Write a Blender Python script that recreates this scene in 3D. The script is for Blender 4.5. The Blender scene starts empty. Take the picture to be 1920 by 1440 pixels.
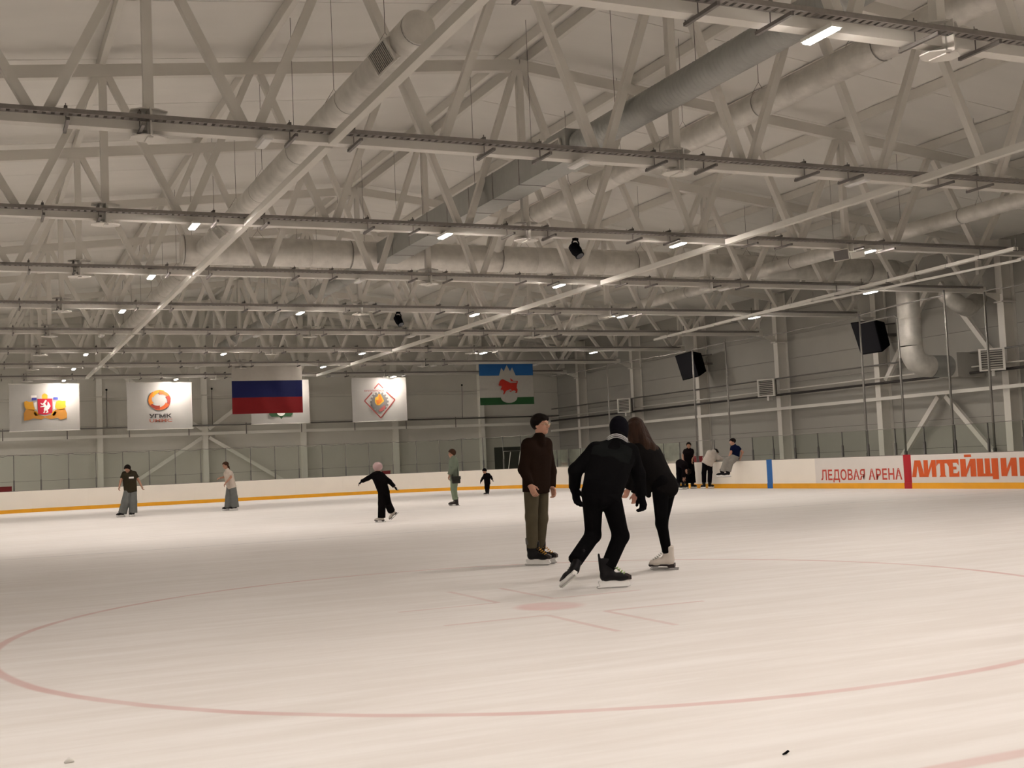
import bpy, bmesh, math, random
import numpy as np
from mathutils import Vector, Matrix

random.seed(7)
scene = bpy.context.scene
COL = scene.collection

# ---------------------------------------------------------------- camera
F_PX, CAM_H = 2266.2, 1.2631
YAW, PITCH, ROLL = math.radians(24.1067), math.radians(3.7416), math.radians(-2.5475)
_f = Vector((math.sin(YAW)*math.cos(PITCH), math.cos(YAW)*math.cos(PITCH), math.sin(PITCH)))
_r0 = Vector((math.cos(YAW), -math.sin(YAW), 0)); _u0 = _r0.cross(_f)
_r = _r0*math.cos(ROLL) + _u0*math.sin(ROLL); _u = -_r0*math.sin(ROLL) + _u0*math.cos(ROLL)
CAM = Vector((0, 0, CAM_H))
cd = bpy.data.cameras.new('camera'); cam = bpy.data.objects.new('camera', cd); COL.objects.link(cam)
cd.sensor_fit = 'HORIZONTAL'; cd.sensor_width = 36; cd.lens = F_PX/1920*36; cd.clip_start = 0.05; cd.clip_end = 300
cam.matrix_world = Matrix(((_r.x, _u.x, -_f.x, CAM.x), (_r.y, _u.y, -_f.y, CAM.y), (_r.z, _u.z, -_f.z, CAM.z), (0, 0, 0, 1)))
scene.camera = cam

def ray(u, v): return _r*((u-960)/F_PX) - _u*((v-720)/F_PX) + _f
def at_z(u, v, Z):
    d = ray(u, v); return CAM + d*((Z-CAM_H)/d.z)
def at_y(u, v, Y):
    d = ray(u, v); return CAM + d*(Y/d.y)
def at_x(u, v, X):
    d = ray(u, v); return CAM + d*(X/d.x)

# ---------------------------------------------------------------- world, light, exposure
w = bpy.data.worlds.new('world'); scene.world = w; w.use_nodes = True
w.node_tree.nodes['Background'].inputs[0].default_value = (0.9, 0.82, 0.7, 1)
w.node_tree.nodes['Background'].inputs[1].default_value = 0.02
scene.view_settings.view_transform = 'Standard'; scene.view_settings.look = 'None'
scene.view_settings.gamma = 1; scene.view_settings.exposure = 1.02
scene.view_settings.use_curve_mapping = False
LAMP_W = 36.0
LAMP_TILT = 34
LAMP_COL = (1.0, 0.90, 0.82)
try:
    scene.cycles.max_bounces = 7; scene.cycles.diffuse_bounces = 5; scene.cycles.transparent_max_bounces = 16
    scene.cycles.use_denoising = True; scene.cycles.use_light_tree = False; scene.cycles.use_adaptive_sampling = True; scene.cycles.adaptive_threshold = 0.055; scene.cycles.adaptive_min_samples = 20; scene.cycles.sample_clamp_indirect = 4.0
    scene.cycles.caustics_reflective = False; scene.cycles.caustics_refractive = False
except Exception: pass

# ---------------------------------------------------------------- materials
def lin(c):
    return tuple(((x/255)/12.92 if x/255 <= 0.04045 else ((x/255+0.055)/1.055)**2.4) for x in c)
MATS = {}
def mat(name, rgb, rough=0.6, metal=0.0, var=0.08, scale=6.0, bump=0.0, bscale=40.0, emit=0.0, spec=0.4, stretch=None, detail=4.0):
    if name in MATS: return MATS[name]
    m = bpy.data.materials.new(name); m.use_nodes = True; nt = m.node_tree; b = nt.nodes['Principled BSDF']
    c = rgb if max(rgb) <= 1.0 else lin(rgb)
    tc = nt.nodes.new('ShaderNodeTexCoord'); src = tc.outputs['Object']
    if stretch:
        mp = nt.nodes.new('ShaderNodeMapping'); mp.inputs['Scale'].default_value = stretch
        nt.links.new(src, mp.inputs['Vector']); src = mp.outputs['Vector']
    n = nt.nodes.new('ShaderNodeTexNoise'); n.inputs['Scale'].default_value = scale; n.inputs['Detail'].default_value = detail
    nt.links.new(src, n.inputs['Vector'])
    mix = nt.nodes.new('ShaderNodeMix'); mix.data_type = 'RGBA'
    mix.inputs[6].default_value = tuple(x*(1-var) for x in c)+(1,); mix.inputs[7].default_value = tuple(min(1, x*(1+var)) for x in c)+(1,)
    nt.links.new(n.outputs['Fac'], mix.inputs[0]); nt.links.new(mix.outputs[2], b.inputs['Base Color'])
    b.inputs['Roughness'].default_value = rough; b.inputs['Metallic'].default_value = metal
    b.inputs['Specular IOR Level'].default_value = spec
    if bump:
        n2 = nt.nodes.new('ShaderNodeTexNoise'); n2.inputs['Scale'].default_value = bscale; n2.inputs['Detail'].default_value = 3
        nt.links.new(src, n2.inputs['Vector'])
        bp = nt.nodes.new('ShaderNodeBump'); bp.inputs['Strength'].default_value = bump; bp.inputs['Distance'].default_value = 0.02
        nt.links.new(n2.outputs['Fac'], bp.inputs['Height']); nt.links.new(bp.outputs['Normal'], b.inputs['Normal'])
    if emit:
        b.inputs['Emission Color'].default_value = (*c, 1); b.inputs['Emission Strength'].default_value = emit
    MATS[name] = m; return m

STEEL = mat('painted_steel', (0.69, 0.665, 0.615), 0.5, 0, 0.05, 2.0)
TIE = mat('tie_beam_paint', (0.66, 0.64, 0.59), 0.7, 0, 0.04, 2.0, spec=0.15)
ROOF = mat('roof_sheet', (0.76, 0.74, 0.70), 0.6, 0, 0.06, 0.5, stretch=(1, 3, 1))
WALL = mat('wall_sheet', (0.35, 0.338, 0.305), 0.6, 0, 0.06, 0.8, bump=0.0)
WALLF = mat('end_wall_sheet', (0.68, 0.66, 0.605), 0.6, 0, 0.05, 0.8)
ENDST = mat('end_wall_steel', (0.88, 0.86, 0.80), 0.6, 0, 0.04, 2.0, spec=0.2)
DARK = mat('dark_gap', (0.05, 0.048, 0.045), 0.9)
GALV = mat('galvanised_tray', (0.27, 0.25, 0.235), 0.45, 0.55, 0.2, 12)
BRKT = mat('bracket_metal', (0.17, 0.155, 0.145), 0.5, 0.5, 0.2, 12)
BLACK = mat('black_plastic', (0.004, 0.004, 0.005), 0.95, 0, 0.2, 8, spec=0.03)
FOIL = mat('duct_foil', (0.62, 0.60, 0.56), 0.55, 0.55, 0.26, 3.5, bump=0.55, bscale=9, detail=8)
GREYDUCT = mat('galvanised_duct', (0.36, 0.365, 0.345), 0.5, 0.5, 0.12, 4, bump=0.15, bscale=14)
LAMPW = mat('lamp_housing', (0.68, 0.66, 0.62), 0.5)
DIFF_OFF = mat('diffuser_unlit', (0.75, 0.74, 0.72), 0.35)
DIFF_ON = mat('diffuser_lit', (1.0, 0.96, 0.88), 0.4, emit=14.0, var=0.0)
BOARD = mat('board_plastic', (0.94, 0.885, 0.80), 0.4, 0, 0.05, 1.2, bump=0.02, bscale=5, detail=8)
SHEET = mat('banner_sheet', (0.78, 0.74, 0.70), 0.5, 0, 0.04, 2.0)
KICK = mat('yellow_kick', (0.86, 0.42, 0.02), 0.4, 0, 0.1, 3.0)
WHITE = mat('white_paint', (0.75, 0.73, 0.69), 0.5, 0, 0.03)
PIPE = mat('chrome_pole', (0.22, 0.21, 0.195), 0.4, 0.6, 0.1)
DPIPE = mat('insulated_pipe', (0.035, 0.03, 0.028), 0.7, 0, 0.2, 5)
REDB = mat('red_box', (0.22, 0.015, 0.02), 0.5)
CONC = mat('concrete', (0.55, 0.54, 0.51), 0.85, 0, 0.15, 2.0)

# ---------------------------------------------------------------- mesh helpers
class MB:
    def __init__(s): s.v, s.f = [], []
    def add(s, v, f):
        o = len(s.v); s.v += [tuple(p) for p in v]; s.f += [tuple(i+o for i in q) for q in f]; return s
    def box(s, lo, hi):
        x0, y0, z0 = lo; x1, y1, z1 = hi
        return s.add([(x0,y0,z0),(x1,y0,z0),(x1,y1,z0),(x0,y1,z0),(x0,y0,z1),(x1,y0,z1),(x1,y1,z1),(x0,y1,z1)],
                     [(0,3,2,1),(4,5,6,7),(0,1,5,4),(1,2,6,5),(2,3,7,6),(3,0,4,7)])
    def beam(s, a, b, w, h=None, up=(0,0,1)):
        h = h or w; a, b = Vector(a), Vector(b); d = (b-a).normalized(); up = Vector(up)
        if abs(d.dot(up)) > 0.98: up = Vector((0,1,0))
        sx = d.cross(up).normalized()*(w/2); sz = sx.cross(d).normalized()*(h/2)
        v = [a-sx-sz, a+sx-sz, a+sx+sz, a-sx+sz, b-sx-sz, b+sx-sz, b+sx+sz, b-sx+sz]
        return s.add(v, [(3,2,1,0),(4,5,6,7),(0,1,5,4),(1,2,6,5),(2,3,7,6),(3,0,4,7)])
    def tube(s, pts, r, n=10, cap=True):
        pts = [Vector(p) for p in pts]; rr = r if isinstance(r, (list, tuple)) else [r]*len(pts)
        rings = []; ref = None
        for i, p in enumerate(pts):
            d = (pts[min(i+1, len(pts)-1)]-pts[max(i-1, 0)]).normalized()
            if ref is None:
                ref = Vector((0,0,1)) if abs(d.z) < 0.9 else Vector((1,0,0))
            x = d.cross(ref).normalized(); y = x.cross(d).normalized(); ref = y
            rings.append([p + (x*math.cos(2*math.pi*k/n) + y*math.sin(2*math.pi*k/n))*rr[i] for k in range(n)])
        v = [q for g in rings for q in g]; f = []
        for i in range(len(pts)-1):
            for k in range(n):
                k2 = (k+1) % n; f.append((i*n+k, i*n+k2, (i+1)*n+k2, (i+1)*n+k))
        if cap: f.append(tuple(range(n))[::-1]); f.append(tuple((len(pts)-1)*n+k for k in range(n)))
        return s.add(v, f)
    def prism(s, poly, origin, ex, ey, depth):
        """polygon (2d) in plane (ex, ey) at origin, extruded by vector depth"""
        o, ex, ey, dp = Vector(origin), Vector(ex), Vector(ey), Vector(depth); n = len(poly)
        v = [o+ex*p[0]+ey*p[1] for p in poly] + [o+ex*p[0]+ey*p[1]+dp for p in poly]
        return s.add(v, [tuple(range(n))[::-1], tuple(range(n, 2*n))] + [(i, (i+1) % n, n+(i+1) % n, n+i) for i in range(n)])
    def mesh(s, name, smooth=False):
        m = bpy.data.meshes.new(name); m.from_pydata(s.v, [], s.f); m.update()
        if smooth: m.polygons.foreach_set('use_smooth', [True]*len(m.polygons))
        return m
    def build(s, name, material, parent=None, smooth=False, bevel=0.0):
        o = link(name, s.mesh(name, smooth), material, parent)
        if bevel:
            md = o.modifiers.new('edge', 'BEVEL'); md.width = bevel; md.segments = 2; md.limit_method = 'ANGLE'
        return o

def link(name, mesh, material=None, parent=None, loc=None):
    o = bpy.data.objects.new(name, mesh); COL.objects.link(o)
    if material is not None and not mesh.materials: mesh.materials.append(material)
    if parent: o.parent = parent
    if loc: o.location = loc
    return o
def tag(o, label=None, cat=None, group=None, kind=None):
    if label: o['label'] = label
    if cat: o['category'] = cat
    if group: o['group'] = group
    if kind: o['kind'] = kind
    return o
def thing(name, label, cat, loc=(0,0,0), rz=0.0, group=None):
    o = bpy.data.objects.new(name, None); COL.objects.link(o); o.location = loc; o.rotation_euler = (0,0,rz)
    o.empty_display_size = 0.2
    return tag(o, label, cat, group)
def struct(name, label=None, cat=None):
    o = bpy.data.objects.new(name, None); COL.objects.link(o); o['kind'] = 'structure'
    if label: o['label'] = label
    if cat: o['category'] = cat
    return o
ORD = ['first','second','third','fourth','fifth','sixth','seventh','eighth','ninth','tenth','eleventh','twelfth','thirteenth','fourteenth','fifteenth','sixteenth']

# ---------------------------------------------------------------- hall dimensions
SX = 12.70                 # ridge line
D = 7.112; YA = 20.018     # truss spacing and second truss
def TY(k): return YA + D*(k-1)
ZC0, ZC1 = 6.90, 7.13      # bottom chord
HW = 23.8                  # half width of the hall
X0, X1 = SX-HW, SX+HW      # side walls
Y0, Y1 = -9.5, 74.0        # end walls
SL = 0.108
def ztop(dx): return 11.26 - SL*abs(dx)        # top chord axis
def zroof(dx): return 11.68 - SL*abs(dx)       # underside of roof sheet
TR = list(range(-2, 9))    # trusses
RX0, RX1, RY0, RY1, RR, BH = -3.5, 25.07, -1.2, 59.71, 8.0, 0.975   # rink

# ---------------------------------------------------------------- floor and ice
fl = MB(); fl.box((X0, Y0, -0.3), (X1, Y1, -0.012)); o = fl.build('floor', CONC)
tag(o, 'grey concrete floor around the ice', None, None, 'structure')

def rink_outline(off=0.0, n=16, seg=2.4):
    """points counter-clockwise with tangent, starting on right side"""
    x0, x1, y0, y1, r = RX0-off, RX1+off, RY0-off, RY1+off, RR+off
    pts = []
    def line(a, b):
        L = math.dist(a, b); k = max(1, round(L/seg))
        for i in range(k): pts.append((a[0]+(b[0]-a[0])*i/k, a[1]+(b[1]-a[1])*i/k))
    def arc(cx, cy, a0):
        for i in range(n//2): 
            a = a0 + math.pi/2*i/(n//2); pts.append((cx+r*math.cos(a), cy+r*math.sin(a)))
    line((x1, y0+r), (x1, y1-r)); arc(x1-r, y1-r, 0); line((x1-r, y1), (x0+r, y1)); arc(x0+r, y1-r, math.pi/2)
    line((x0, y1-r), (x0, y0+r)); arc(x0+r, y0+r, math.pi); line((x0+r, y0), (x1-r, y0)); arc(x1-r, y0+r, 1.5*math.pi)
    return pts

def ice_material():
    m = bpy.data.materials.new('ice'); m.use_nodes = True; nt = m.node_tree; N, L = nt.nodes, nt.links; b = N['Principled BSDF']
    def mth(op, a, b_=None, c=None):
        n = N.new('ShaderNodeMath'); n.operation = op
        for i, x in enumerate((a, b_, c)):
            if x is None: continue
            if isinstance(x, (int, float)): n.inputs[i].default_value = x
            else: L.new(x, n.inputs[i])
        return n.outputs[0]
    def smooth(x, e0, e1):
        n = N.new('ShaderNodeMapRange'); n.interpolation_type = 'SMOOTHSTEP'; L.new(x, n.inputs[0])
        n.inputs[1].default_value = e0; n.inputs[2].default_value = e1; return n.outputs[0]
    tc = N.new('ShaderNodeTexCoord'); P = tc.outputs['Object']
    wn = N.new('ShaderNodeTexNoise'); wn.inputs['Scale'].default_value = 1.7; L.new(P, wn.inputs['Vector'])
    sx = N.new('ShaderNodeSeparateXYZ'); L.new(P, sx.inputs[0]); X, Y = sx.outputs[0], sx.outputs[1]
    wob = mth('MULTIPLY', mth('SUBTRACT', wn.outputs['Fac'], 0.5), 0.03)
    Xw, Yw = mth('ADD', X, wob), mth('ADD', Y, wob)
    def vline(y, hw, soft): return smooth(mth('ABSOLUTE', mth('SUBTRACT', Yw, y)), hw+soft, hw)
    def segm(x0, x1, y0, y1, soft=0.02):
        ax = smooth(mth('ABSOLUTE', mth('SUBTRACT', Xw, (x0+x1)/2)), (x1-x0)/2+soft, (x1-x0)/2)
        ay = smooth(mth('ABSOLUTE', mth('SUBTRACT', Yw, (y0+y1)/2)), (y1-y0)/2+soft, (y1-y0)/2)
        return mth('MULTIPLY', ax, ay)
    def ring(cx, cy, r, hw, soft):
        dd = mth('SQRT', mth('ADD', mth('POWER', mth('SUBTRACT', Xw, cx), 2), mth('POWER', mth('SUBTRACT', Yw, cy), 2)))
        return smooth(mth('ABSOLUTE', mth('SUBTRACT', dd, r)), hw+soft, hw), dd
    base = N.new('ShaderNodeMix'); base.data_type = 'RGBA'
    base.inputs[6].default_value = (0.785, 0.74, 0.705, 1); base.inputs[7].default_value = (0.89, 0.86, 0.84, 1)
    # skate scratches: several stretched noises at different headings
    acc = None
    for ang, st, sc in ((0.15, 26, 2.2), (-0.35, 18, 1.5), (0.6, 22, 1.1), (1.25, 16, 1.3), (0.0, 3, 0.5)):
        mp = N.new('ShaderNodeMapping'); mp.inputs['Rotation'].default_value = (0, 0, ang); mp.inputs['Scale'].default_value = (sc*0.35, sc*st/6, 1)
        L.new(P, mp.inputs['Vector']); n = N.new('ShaderNodeTexNoise'); n.inputs['Scale'].default_value = 1.0; n.inputs['Detail'].default_value = 3.5; n.inputs['Roughness'].default_value = 0.62
        L.new(mp.outputs[0], n.inputs['Vector'])
        t = mth('MULTIPLY', n.outputs['Fac'], 0.2); acc = t if acc is None else mth('ADD', acc, t)
    fac = smooth(acc, 0.40, 0.60); L.new(fac, base.inputs[0])
    cur = base.outputs[2]
    red = (0.62, 0.20, 0.20, 1); fred = (0.66, 0.40, 0.38, 1); blu = (0.36, 0.36, 0.40, 1)
    r1, dd = ring(4.589, 9.666, 4.5, 0.022, 0.035); dot = smooth(dd, 0.36, 0.22)
    # fade marks with wear noise
    wear = smooth(wn.outputs['Fac'], 0.2, 0.75)
    goal = vline(3.74, 0.03, 0.04)
    hm = None
    for (a, b2, c, d) in ((3.4,4.3,9.09,9.13),(4.28,4.32,7.9,9.1),(4.8,5.75,8.99,9.03),(4.77,4.81,7.9,9.0),(3.4,4.32,10.22,10.26),(4.33,4.37,10.25,11.5),(4.85,5.8,10.16,10.2),(4.85,4.89,10.2,11.4)):
        s_ = segm(a, b2, c, d); hm = s_ if hm is None else mth('MAXIMUM', hm, s_)
    thin = mth('MAXIMUM', vline(22.55, 0.02, 0.03), mth('MULTIPLY', 0.35, vline(27.87, 0.03, 0.04)))
    thin = mth('MAXIMUM', thin, mth('MULTIPLY', 0.3, vline(34.6, 0.05, 0.06)))
    for fac_, col, amt in ((r1, fred, 0.75), (dot, red, 0.42), (goal, fred, 0.6), (hm, fred, 0.5), (thin, blu, 0.62)):
        mx = N.new('ShaderNodeMix'); mx.data_type = 'RGBA'; L.new(cur, mx.inputs[6]); mx.inputs[7].default_value = col
        L.new(mth('MULTIPLY', mth('MULTIPLY', fac_, amt), mth('ADD', 0.55, mth('MULTIPLY', wear, 0.45))), mx.inputs[0]); cur = mx.outputs[2]
    L.new(cur, b.inputs['Base Color'])
    b.inputs['Roughness'].default_value = 0.5; b.inputs['Specular IOR Level'].default_value = 0.3
    rg = N.new('ShaderNodeMapRange'); L.new(acc, rg.inputs[0]); rg.inputs[1].default_value = 0.4; rg.inputs[2].default_value = 0.6; rg.inputs[3].default_value = 0.42; rg.inputs[4].default_value = 0.7
    L.new(rg.outputs[0], b.inputs['Roughness'])
    bp = N.new('ShaderNodeBump'); bp.inputs['Strength'].default_value = 0.12; bp.inputs['Distance'].default_value = 0.01; L.new(acc, bp.inputs['Height']); L.new(bp.outputs[0], b.inputs['Normal'])
    return m
pl = rink_outline(0.02); n = len(pl); ib = MB(); ib.prism(pl, (0,0,-0.012), (1,0,0), (0,1,0), (0,0,0.012))
o = ib.build('ice_floor', ice_material()); tag(o, 'white ice sheet with faded red face-off circle and skate scratches', None, None, 'structure')

# ---------------------------------------------------------------- ceiling
ceil = struct('ceiling', 'pale grey pitched roof of sandwich sheets')
for s, nm in ((-1, 'l'), (1, 'r')):
    a, b_ = SX, SX+s*HW
    cb = MB(); cb.add([(a, Y0, zroof(0)+0.06), (b_, Y0, zroof(HW)+0.06), (b_, Y1, zroof(HW)+0.06), (a, Y1, zroof(0)+0.06),
                       (a, Y0, zroof(0)+0.2), (b_, Y0, zroof(HW)+0.2), (b_, Y1, zroof(HW)+0.2), (a, Y1, zroof(0)+0.2)],
                      [(0,3,2,1),(4,5,6,7),(0,1,5,4),(1,2,6,5),(2,3,7,6),(3,0,4,7)])
    cb.build('roof_deck', DARK, ceil)
    ys = [Y0] + [TY(k)+0.5*D*h for k in range(-3, 9) for h in (0.12, 1.12)] + [Y1]
    ys = sorted({round(y, 3) for y in ys if Y0 <= y <= Y1})
    for i in range(len(ys)-1):
        q0, q1 = ys[i]+0.012, ys[i+1]-0.012
        pb = MB(); za, zb = zroof(0), zroof(HW)
        pb.add([(a, q0, za), (b_, q0, zb), (b_, q1, zb), (a, q1, za), (a, q0, za+0.05), (b_, q0, zb+0.05), (b_, q1, zb+0.05), (a, q1, za+0.05)],
               [(0,3,2,1),(4,5,6,7),(0,1,5,4),(1,2,6,5),(2,3,7,6),(3,0,4,7)])
        pb.build('roof_panel', ROOF, ceil)

# ---------------------------------------------------------------- walls of horizontal sandwich panels
def panel_wall(name, label, p0, p1, ins, zt, cuts, rows=1.16, pm=None):
    """p0->p1 along the wall at floor, ins = inward unit normal, cuts = distances along"""
    root = struct(name, label); p0, p1, ins = Vector(p0), Vector(p1), Vector(ins); d = (p1-p0).normalized(); L = (p1-p0).length
    bk = MB(); hx = lambda t, z, o_: p0 + d*t + Vector((0,0,z)) + ins*o_
    bk.add([hx(0,-0.3,-0.2), hx(L,-0.3,-0.2), hx(L,12,-0.2), hx(0,12,-0.2), hx(0,-0.3,-0.05), hx(L,-0.3,-0.05), hx(L,12,-0.05), hx(0,12,-0.05)],
           [(0,3,2,1),(4,5,6,7),(0,1,5,4),(1,2,6,5),(2,3,7,6),(3,0,4,7)])
    bk.build('wall_core', DARK, root)
    cuts = [0]+[c for c in cuts if 0.3 < c < L-0.3]+[L]
    for i in range(len(cuts)-1):
        z = -0.05; t0, t1 = cuts[i]+0.008, cuts[i+1]-0.008
        while z < 11.6:
            z1 = min(z+rows, 11.8); q = MB()
            q.add([hx(t0,z+0.006,-0.05), hx(t1,z+0.006,-0.05), hx(t1,z1-0.006,-0.05), hx(t0,z1-0.006,-0.05), hx(t0,z+0.006,0), hx(t1,z+0.006,0), hx(t1,z1-0.006,0), hx(t0,z1-0.006,0)],
                  [(0,3,2,1),(4,5,6,7),(0,1,5,4),(1,2,6,5),(2,3,7,6),(3,0,4,7)])
            q.build('wall_panel', pm or WALL, root); z = z1
    return root
tcuts = [TY(k)-Y0 for k in range(-3, 9)]
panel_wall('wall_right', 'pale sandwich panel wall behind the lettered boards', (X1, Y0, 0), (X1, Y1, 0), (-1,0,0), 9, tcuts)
panel_wall('wall_far', 'pale sandwich panel end wall behind the flags', (X0, Y1, 0), (X1, Y1, 0), (0,-1,0), 11, [SX-X0+6.0*k for k in range(-4, 5)], 1.5, WALLF)
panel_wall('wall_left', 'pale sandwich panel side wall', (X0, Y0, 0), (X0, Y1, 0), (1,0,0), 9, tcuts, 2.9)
panel_wall('wall_back', 'pale sandwich panel end wall', (X0, Y0, 0), (X1, Y0, 0), (0,1,0), 11, [SX-X0+6.0*k for k in range(-4, 5)], 2.9, WALLF)

# ---------------------------------------------------------------- trusses
def truss_meshes():
    M = {}
    q = MB(); q.box((-22.4, -0.11, ZC0), (22.4, 0.11, ZC1)); M['bottom_chord'] = [q.mesh('bottom_chord')]
    M['top_chord'] = []
    for s in (-1, 1):
        q = MB(); q.beam((0, 0, ztop(0)), (s*23.5, 0, ztop(23.5)), 0.2, 0.28, (0,0,1)); M['top_chord'].append(q.mesh('top_chord'))
    M['diagonal'] = []
    for s in (-1, 1):
        for i in range(7):
            xb = 1.67+3.34*i
            for xt in (3.34*i, min(3.34*(i+1), 23.2)):
                q = MB(); dx = (xt-xb)*0.07
                q.beam((s*(xb+dx), 0, ZC1-0.02), (s*(xt-dx), 0, ztop(xt)-0.12), 0.15, 0.17, (0,1,0)); M['diagonal'].append(q.mesh('diagonal'))
    M['post'] = []
    for x in (-22.2, -10.02, 0, 10.02, 22.2):
        q = MB(); q.box((x-0.08, -0.08, ZC1+0.1), (x+0.08, 0.08, ztop(x)-0.12)); M['post'].append(q.mesh('post'))
    M['splice_plate'] = []
    for x in (-10.02, 0, 10.02):
        q = MB(); oct_ = [(0.30*math.cos(a), 0.24*math.sin(a)) for a in [math.pi/8+math.pi/4*i for i in range(8)]]
        for dx in (-0.035, 0.005):
            pass
        # pair of bolted end plates standing across the chord, plus horizontal stiffener wings above and below
        q.box((x-0.045, -0.17, ZC0-0.13), (x+0.045, 0.17, ZC1+0.15))
        for zz in (ZC0-0.11, ZC1+0.09):
            q.prism([(-0.29,-0.1),(-0.11,-0.24),(0.11,-0.24),(0.29,-0.1),(0.29,0.1),(0.11,0.24),(-0.11,0.24),(-0.29,0.1)], (x,0,zz), (1,0,0), (0,1,0), (0,0,0.02))
        q.box((x-0.012, -0.30, ZC0-0.11), (x+0.012, -0.17, ZC1+0.11))
        M['splice_plate'].append(q.mesh('splice_plate'))
    return M
TM = truss_meshes()
truss_note = {-2: 'behind the photographer', -1: 'overhead out of view', 0: 'cut by the top edge of the picture',
              1: 'second nearest, with unlit lamps', 2: 'third nearest, with the larger black spotlight',
              3: 'just before the silver cross duct', 4: 'just past the silver cross duct',
              5: 'sixth nearest, with unlit lamps', 6: 'seventh nearest, with a full lit row',
              7: 'that carries the tricolour flag', 8: 'farthest, above the white banners'}
for k in TR:
    t = thing('roof_truss', 'pale steel roof truss ' + truss_note[k], 'truss', (SX, TY(k), 0), 0, 'steel roof trusses')
    for nm, ms in TM.items():
        for m in ms: link(nm, m, STEEL, t)

# ---------------------------------------------------------------- purlins and tie beams
pk = 0
for i in range(-6, 7):
    for e in ((-0.28, 0.28) if i == 0 else (0,)):
        dx = 3.34*i+e; zc = ztop(dx)+0.14+0.13
        q = MB(); q.beam((0, Y0+0.2, 0), (0, Y1-0.2, 0), 0.13, 0.27)
        if i == 0: lb = 'white ridge purlin on the %s side of the roof peak' % ('left' if e < 0 else 'right')
        else: lb = 'white roof purlin, %s from the ridge on the %s slope' % (ORD[abs(i)-1], 'left' if i < 0 else 'right')
        o = q.build('roof_purlin', STEEL); o.location = (SX+dx, 0, zc); tag(o, lb, 'beam', 'roof purlins')
for xx, lb in ((5.72, 'long white tie beam beside the silver round duct on the left'), (18.62, 'long white tie beam crossing the trusses right of the ridge'), (-7.2, 'long white tie beam near the left wall, out of view')):
    if xx < 0: continue
    t = thing('tie_beam', lb, 'beam', (xx, 0, 0), 0, 'tie beams')
    for k in TR[:-1]:
        q = MB(); q.box((-0.07, TY(k)+0.12, ZC0-0.03), (0.07, TY(k+1)-0.12, ZC0+0.11)); q.build('beam_segment', TIE, t)

# ---------------------------------------------------------------- cable trays with brackets on every truss
def tray_mesh():
    q = MB(); xa, xb, y0, y1, z0, z1 = -22.0, 22.0, -0.37, -0.19, 7.02, 7.09
    q.box((xa, y0, z0), (xb, y0+0.008, z1)); q.box((xa, y1-0.008, z0), (xb, y1, z1))
    st = 0.13; nn = int((xb-xa)/st)      # perforated floor: slats with gaps
    for i in range(nn): q.box((xa+i*st, y0+0.03, z0), (xa+i*st+0.075, y1-0.03, z0+0.006))
    q.box((xa, y0+0.008, z0), (xb, y0+0.03, z0+0.006)); q.box((xa, y1-0.03, z0), (xb, y1-0.008, z0+0.006))
    return q.mesh('tray')
TRAY = tray_mesh()
q = MB(); q.beam((0, -0.62, ZC0-0.045), (0, 0.16, ZC0-0.045), 0.05, 0.05); STRUT = q.mesh('strut')
q = MB(); q.beam((0, -0.2, ZC1+0.03), (0, 0.3, ZC1+0.03), 0.05, 0.05); q.tube([(0,-0.16,ZC0-0.06),(0,-0.16,ZC1+0.1)], 0.008, 6); q.tube([(0,0.15,ZC0-0.06),(0,0.15,ZC1+0.1)], 0.008, 6); CLAMP = q.mesh('clamp')
for k in TR:
    if k < 0: continue
    t = thing('cable_tray', 'perforated cable tray along the truss ' + truss_note[k], 'cable tray', (SX, TY(k), 0), 0, 'cable trays on the trusses')
    link('tray', TRAY, GALV, t)
    for j in range(-6, 7):
        for e in (0, 1.12):
            x = -11.3+3.57*(j+0)+e
            if abs(x) < 21.8:
                b_ = link('bracket', STRUT, BRKT, t, (x, 0, 0)); link('clamp', CLAMP, BRKT, b_)

# ---------------------------------------------------------------- lamps
LX = [4.53, 10.47, 17.03, 23.3, 29.5, -1.7, -8.0]
LIT = {-2: [0, 1, 2, 3, 5, 6], -1: [0, 1, 2, 3, 5, 6], 0: [1, 2, 3], 1: [], 2: [0, 1, 2, 3, 5, 6], 3: [0, 2, 4, 5], 4: range(7), 5: [], 6: range(7), 7: [0, 2, 5], 8: [0, 1, 2, 3, 5]}
q = MB(); q.box((-0.09, -0.33, 0.02), (0.09, 0.33, 0.07)); q.box((-0.03,-0.2,0.07), (0.03,0.2,0.11)); HOUS = q.mesh('housing')
q = MB(); q.prism([(-0.075,0.02),(-0.06,-0.004),(0.06,-0.004),(0.075,0.02)], (0,-0.31,0), (1,0,0), (0,0,1), (0,0.62,0)); DON = q.mesh('diffuser'); DOFF = DON.copy()
LD = bpy.data.lights.new('tube_light', 'AREA'); LD.shape = 'RECTANGLE'; LD.size = 0.07; LD.size_y = 0.6; LD.spread = math.radians(152); LD.energy = LAMP_W; LD.color = LAMP_COL
order = sorted(range(7), key=lambda i: LX[i])
for k in TR:
    for i, x in enumerate(LX):
        on = i in LIT[k]
        if not on and (i > 4 or k < 1): continue
        pos = ORD[order.index(i)]
        t = thing('truss_lamp', '%s lamp, %s from left, under the truss %s' % ('lit' if on else 'unlit', pos, truss_note[k].replace(', with unlit lamps','').replace(', with a full lit row','')), 'lamp', (x, TY(k)-0.17, ZC0-0.115), 0, 'linear lamps under the trusses')
        link('housing', HOUS, LAMPW, t); link('diffuser', DON if on else DOFF, DIFF_ON if on else DIFF_OFF, t)
        if on:
            for sg in (-1, 1):      # the tube shines to both sides: two faces of the lens
                lo = bpy.data.objects.new('tube_light', LD); COL.objects.link(lo); lo.parent = t; lo.location = (0.035*sg, 0, -0.02); lo.rotation_euler = (0, math.radians(-LAMP_TILT*sg), 0)

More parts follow.
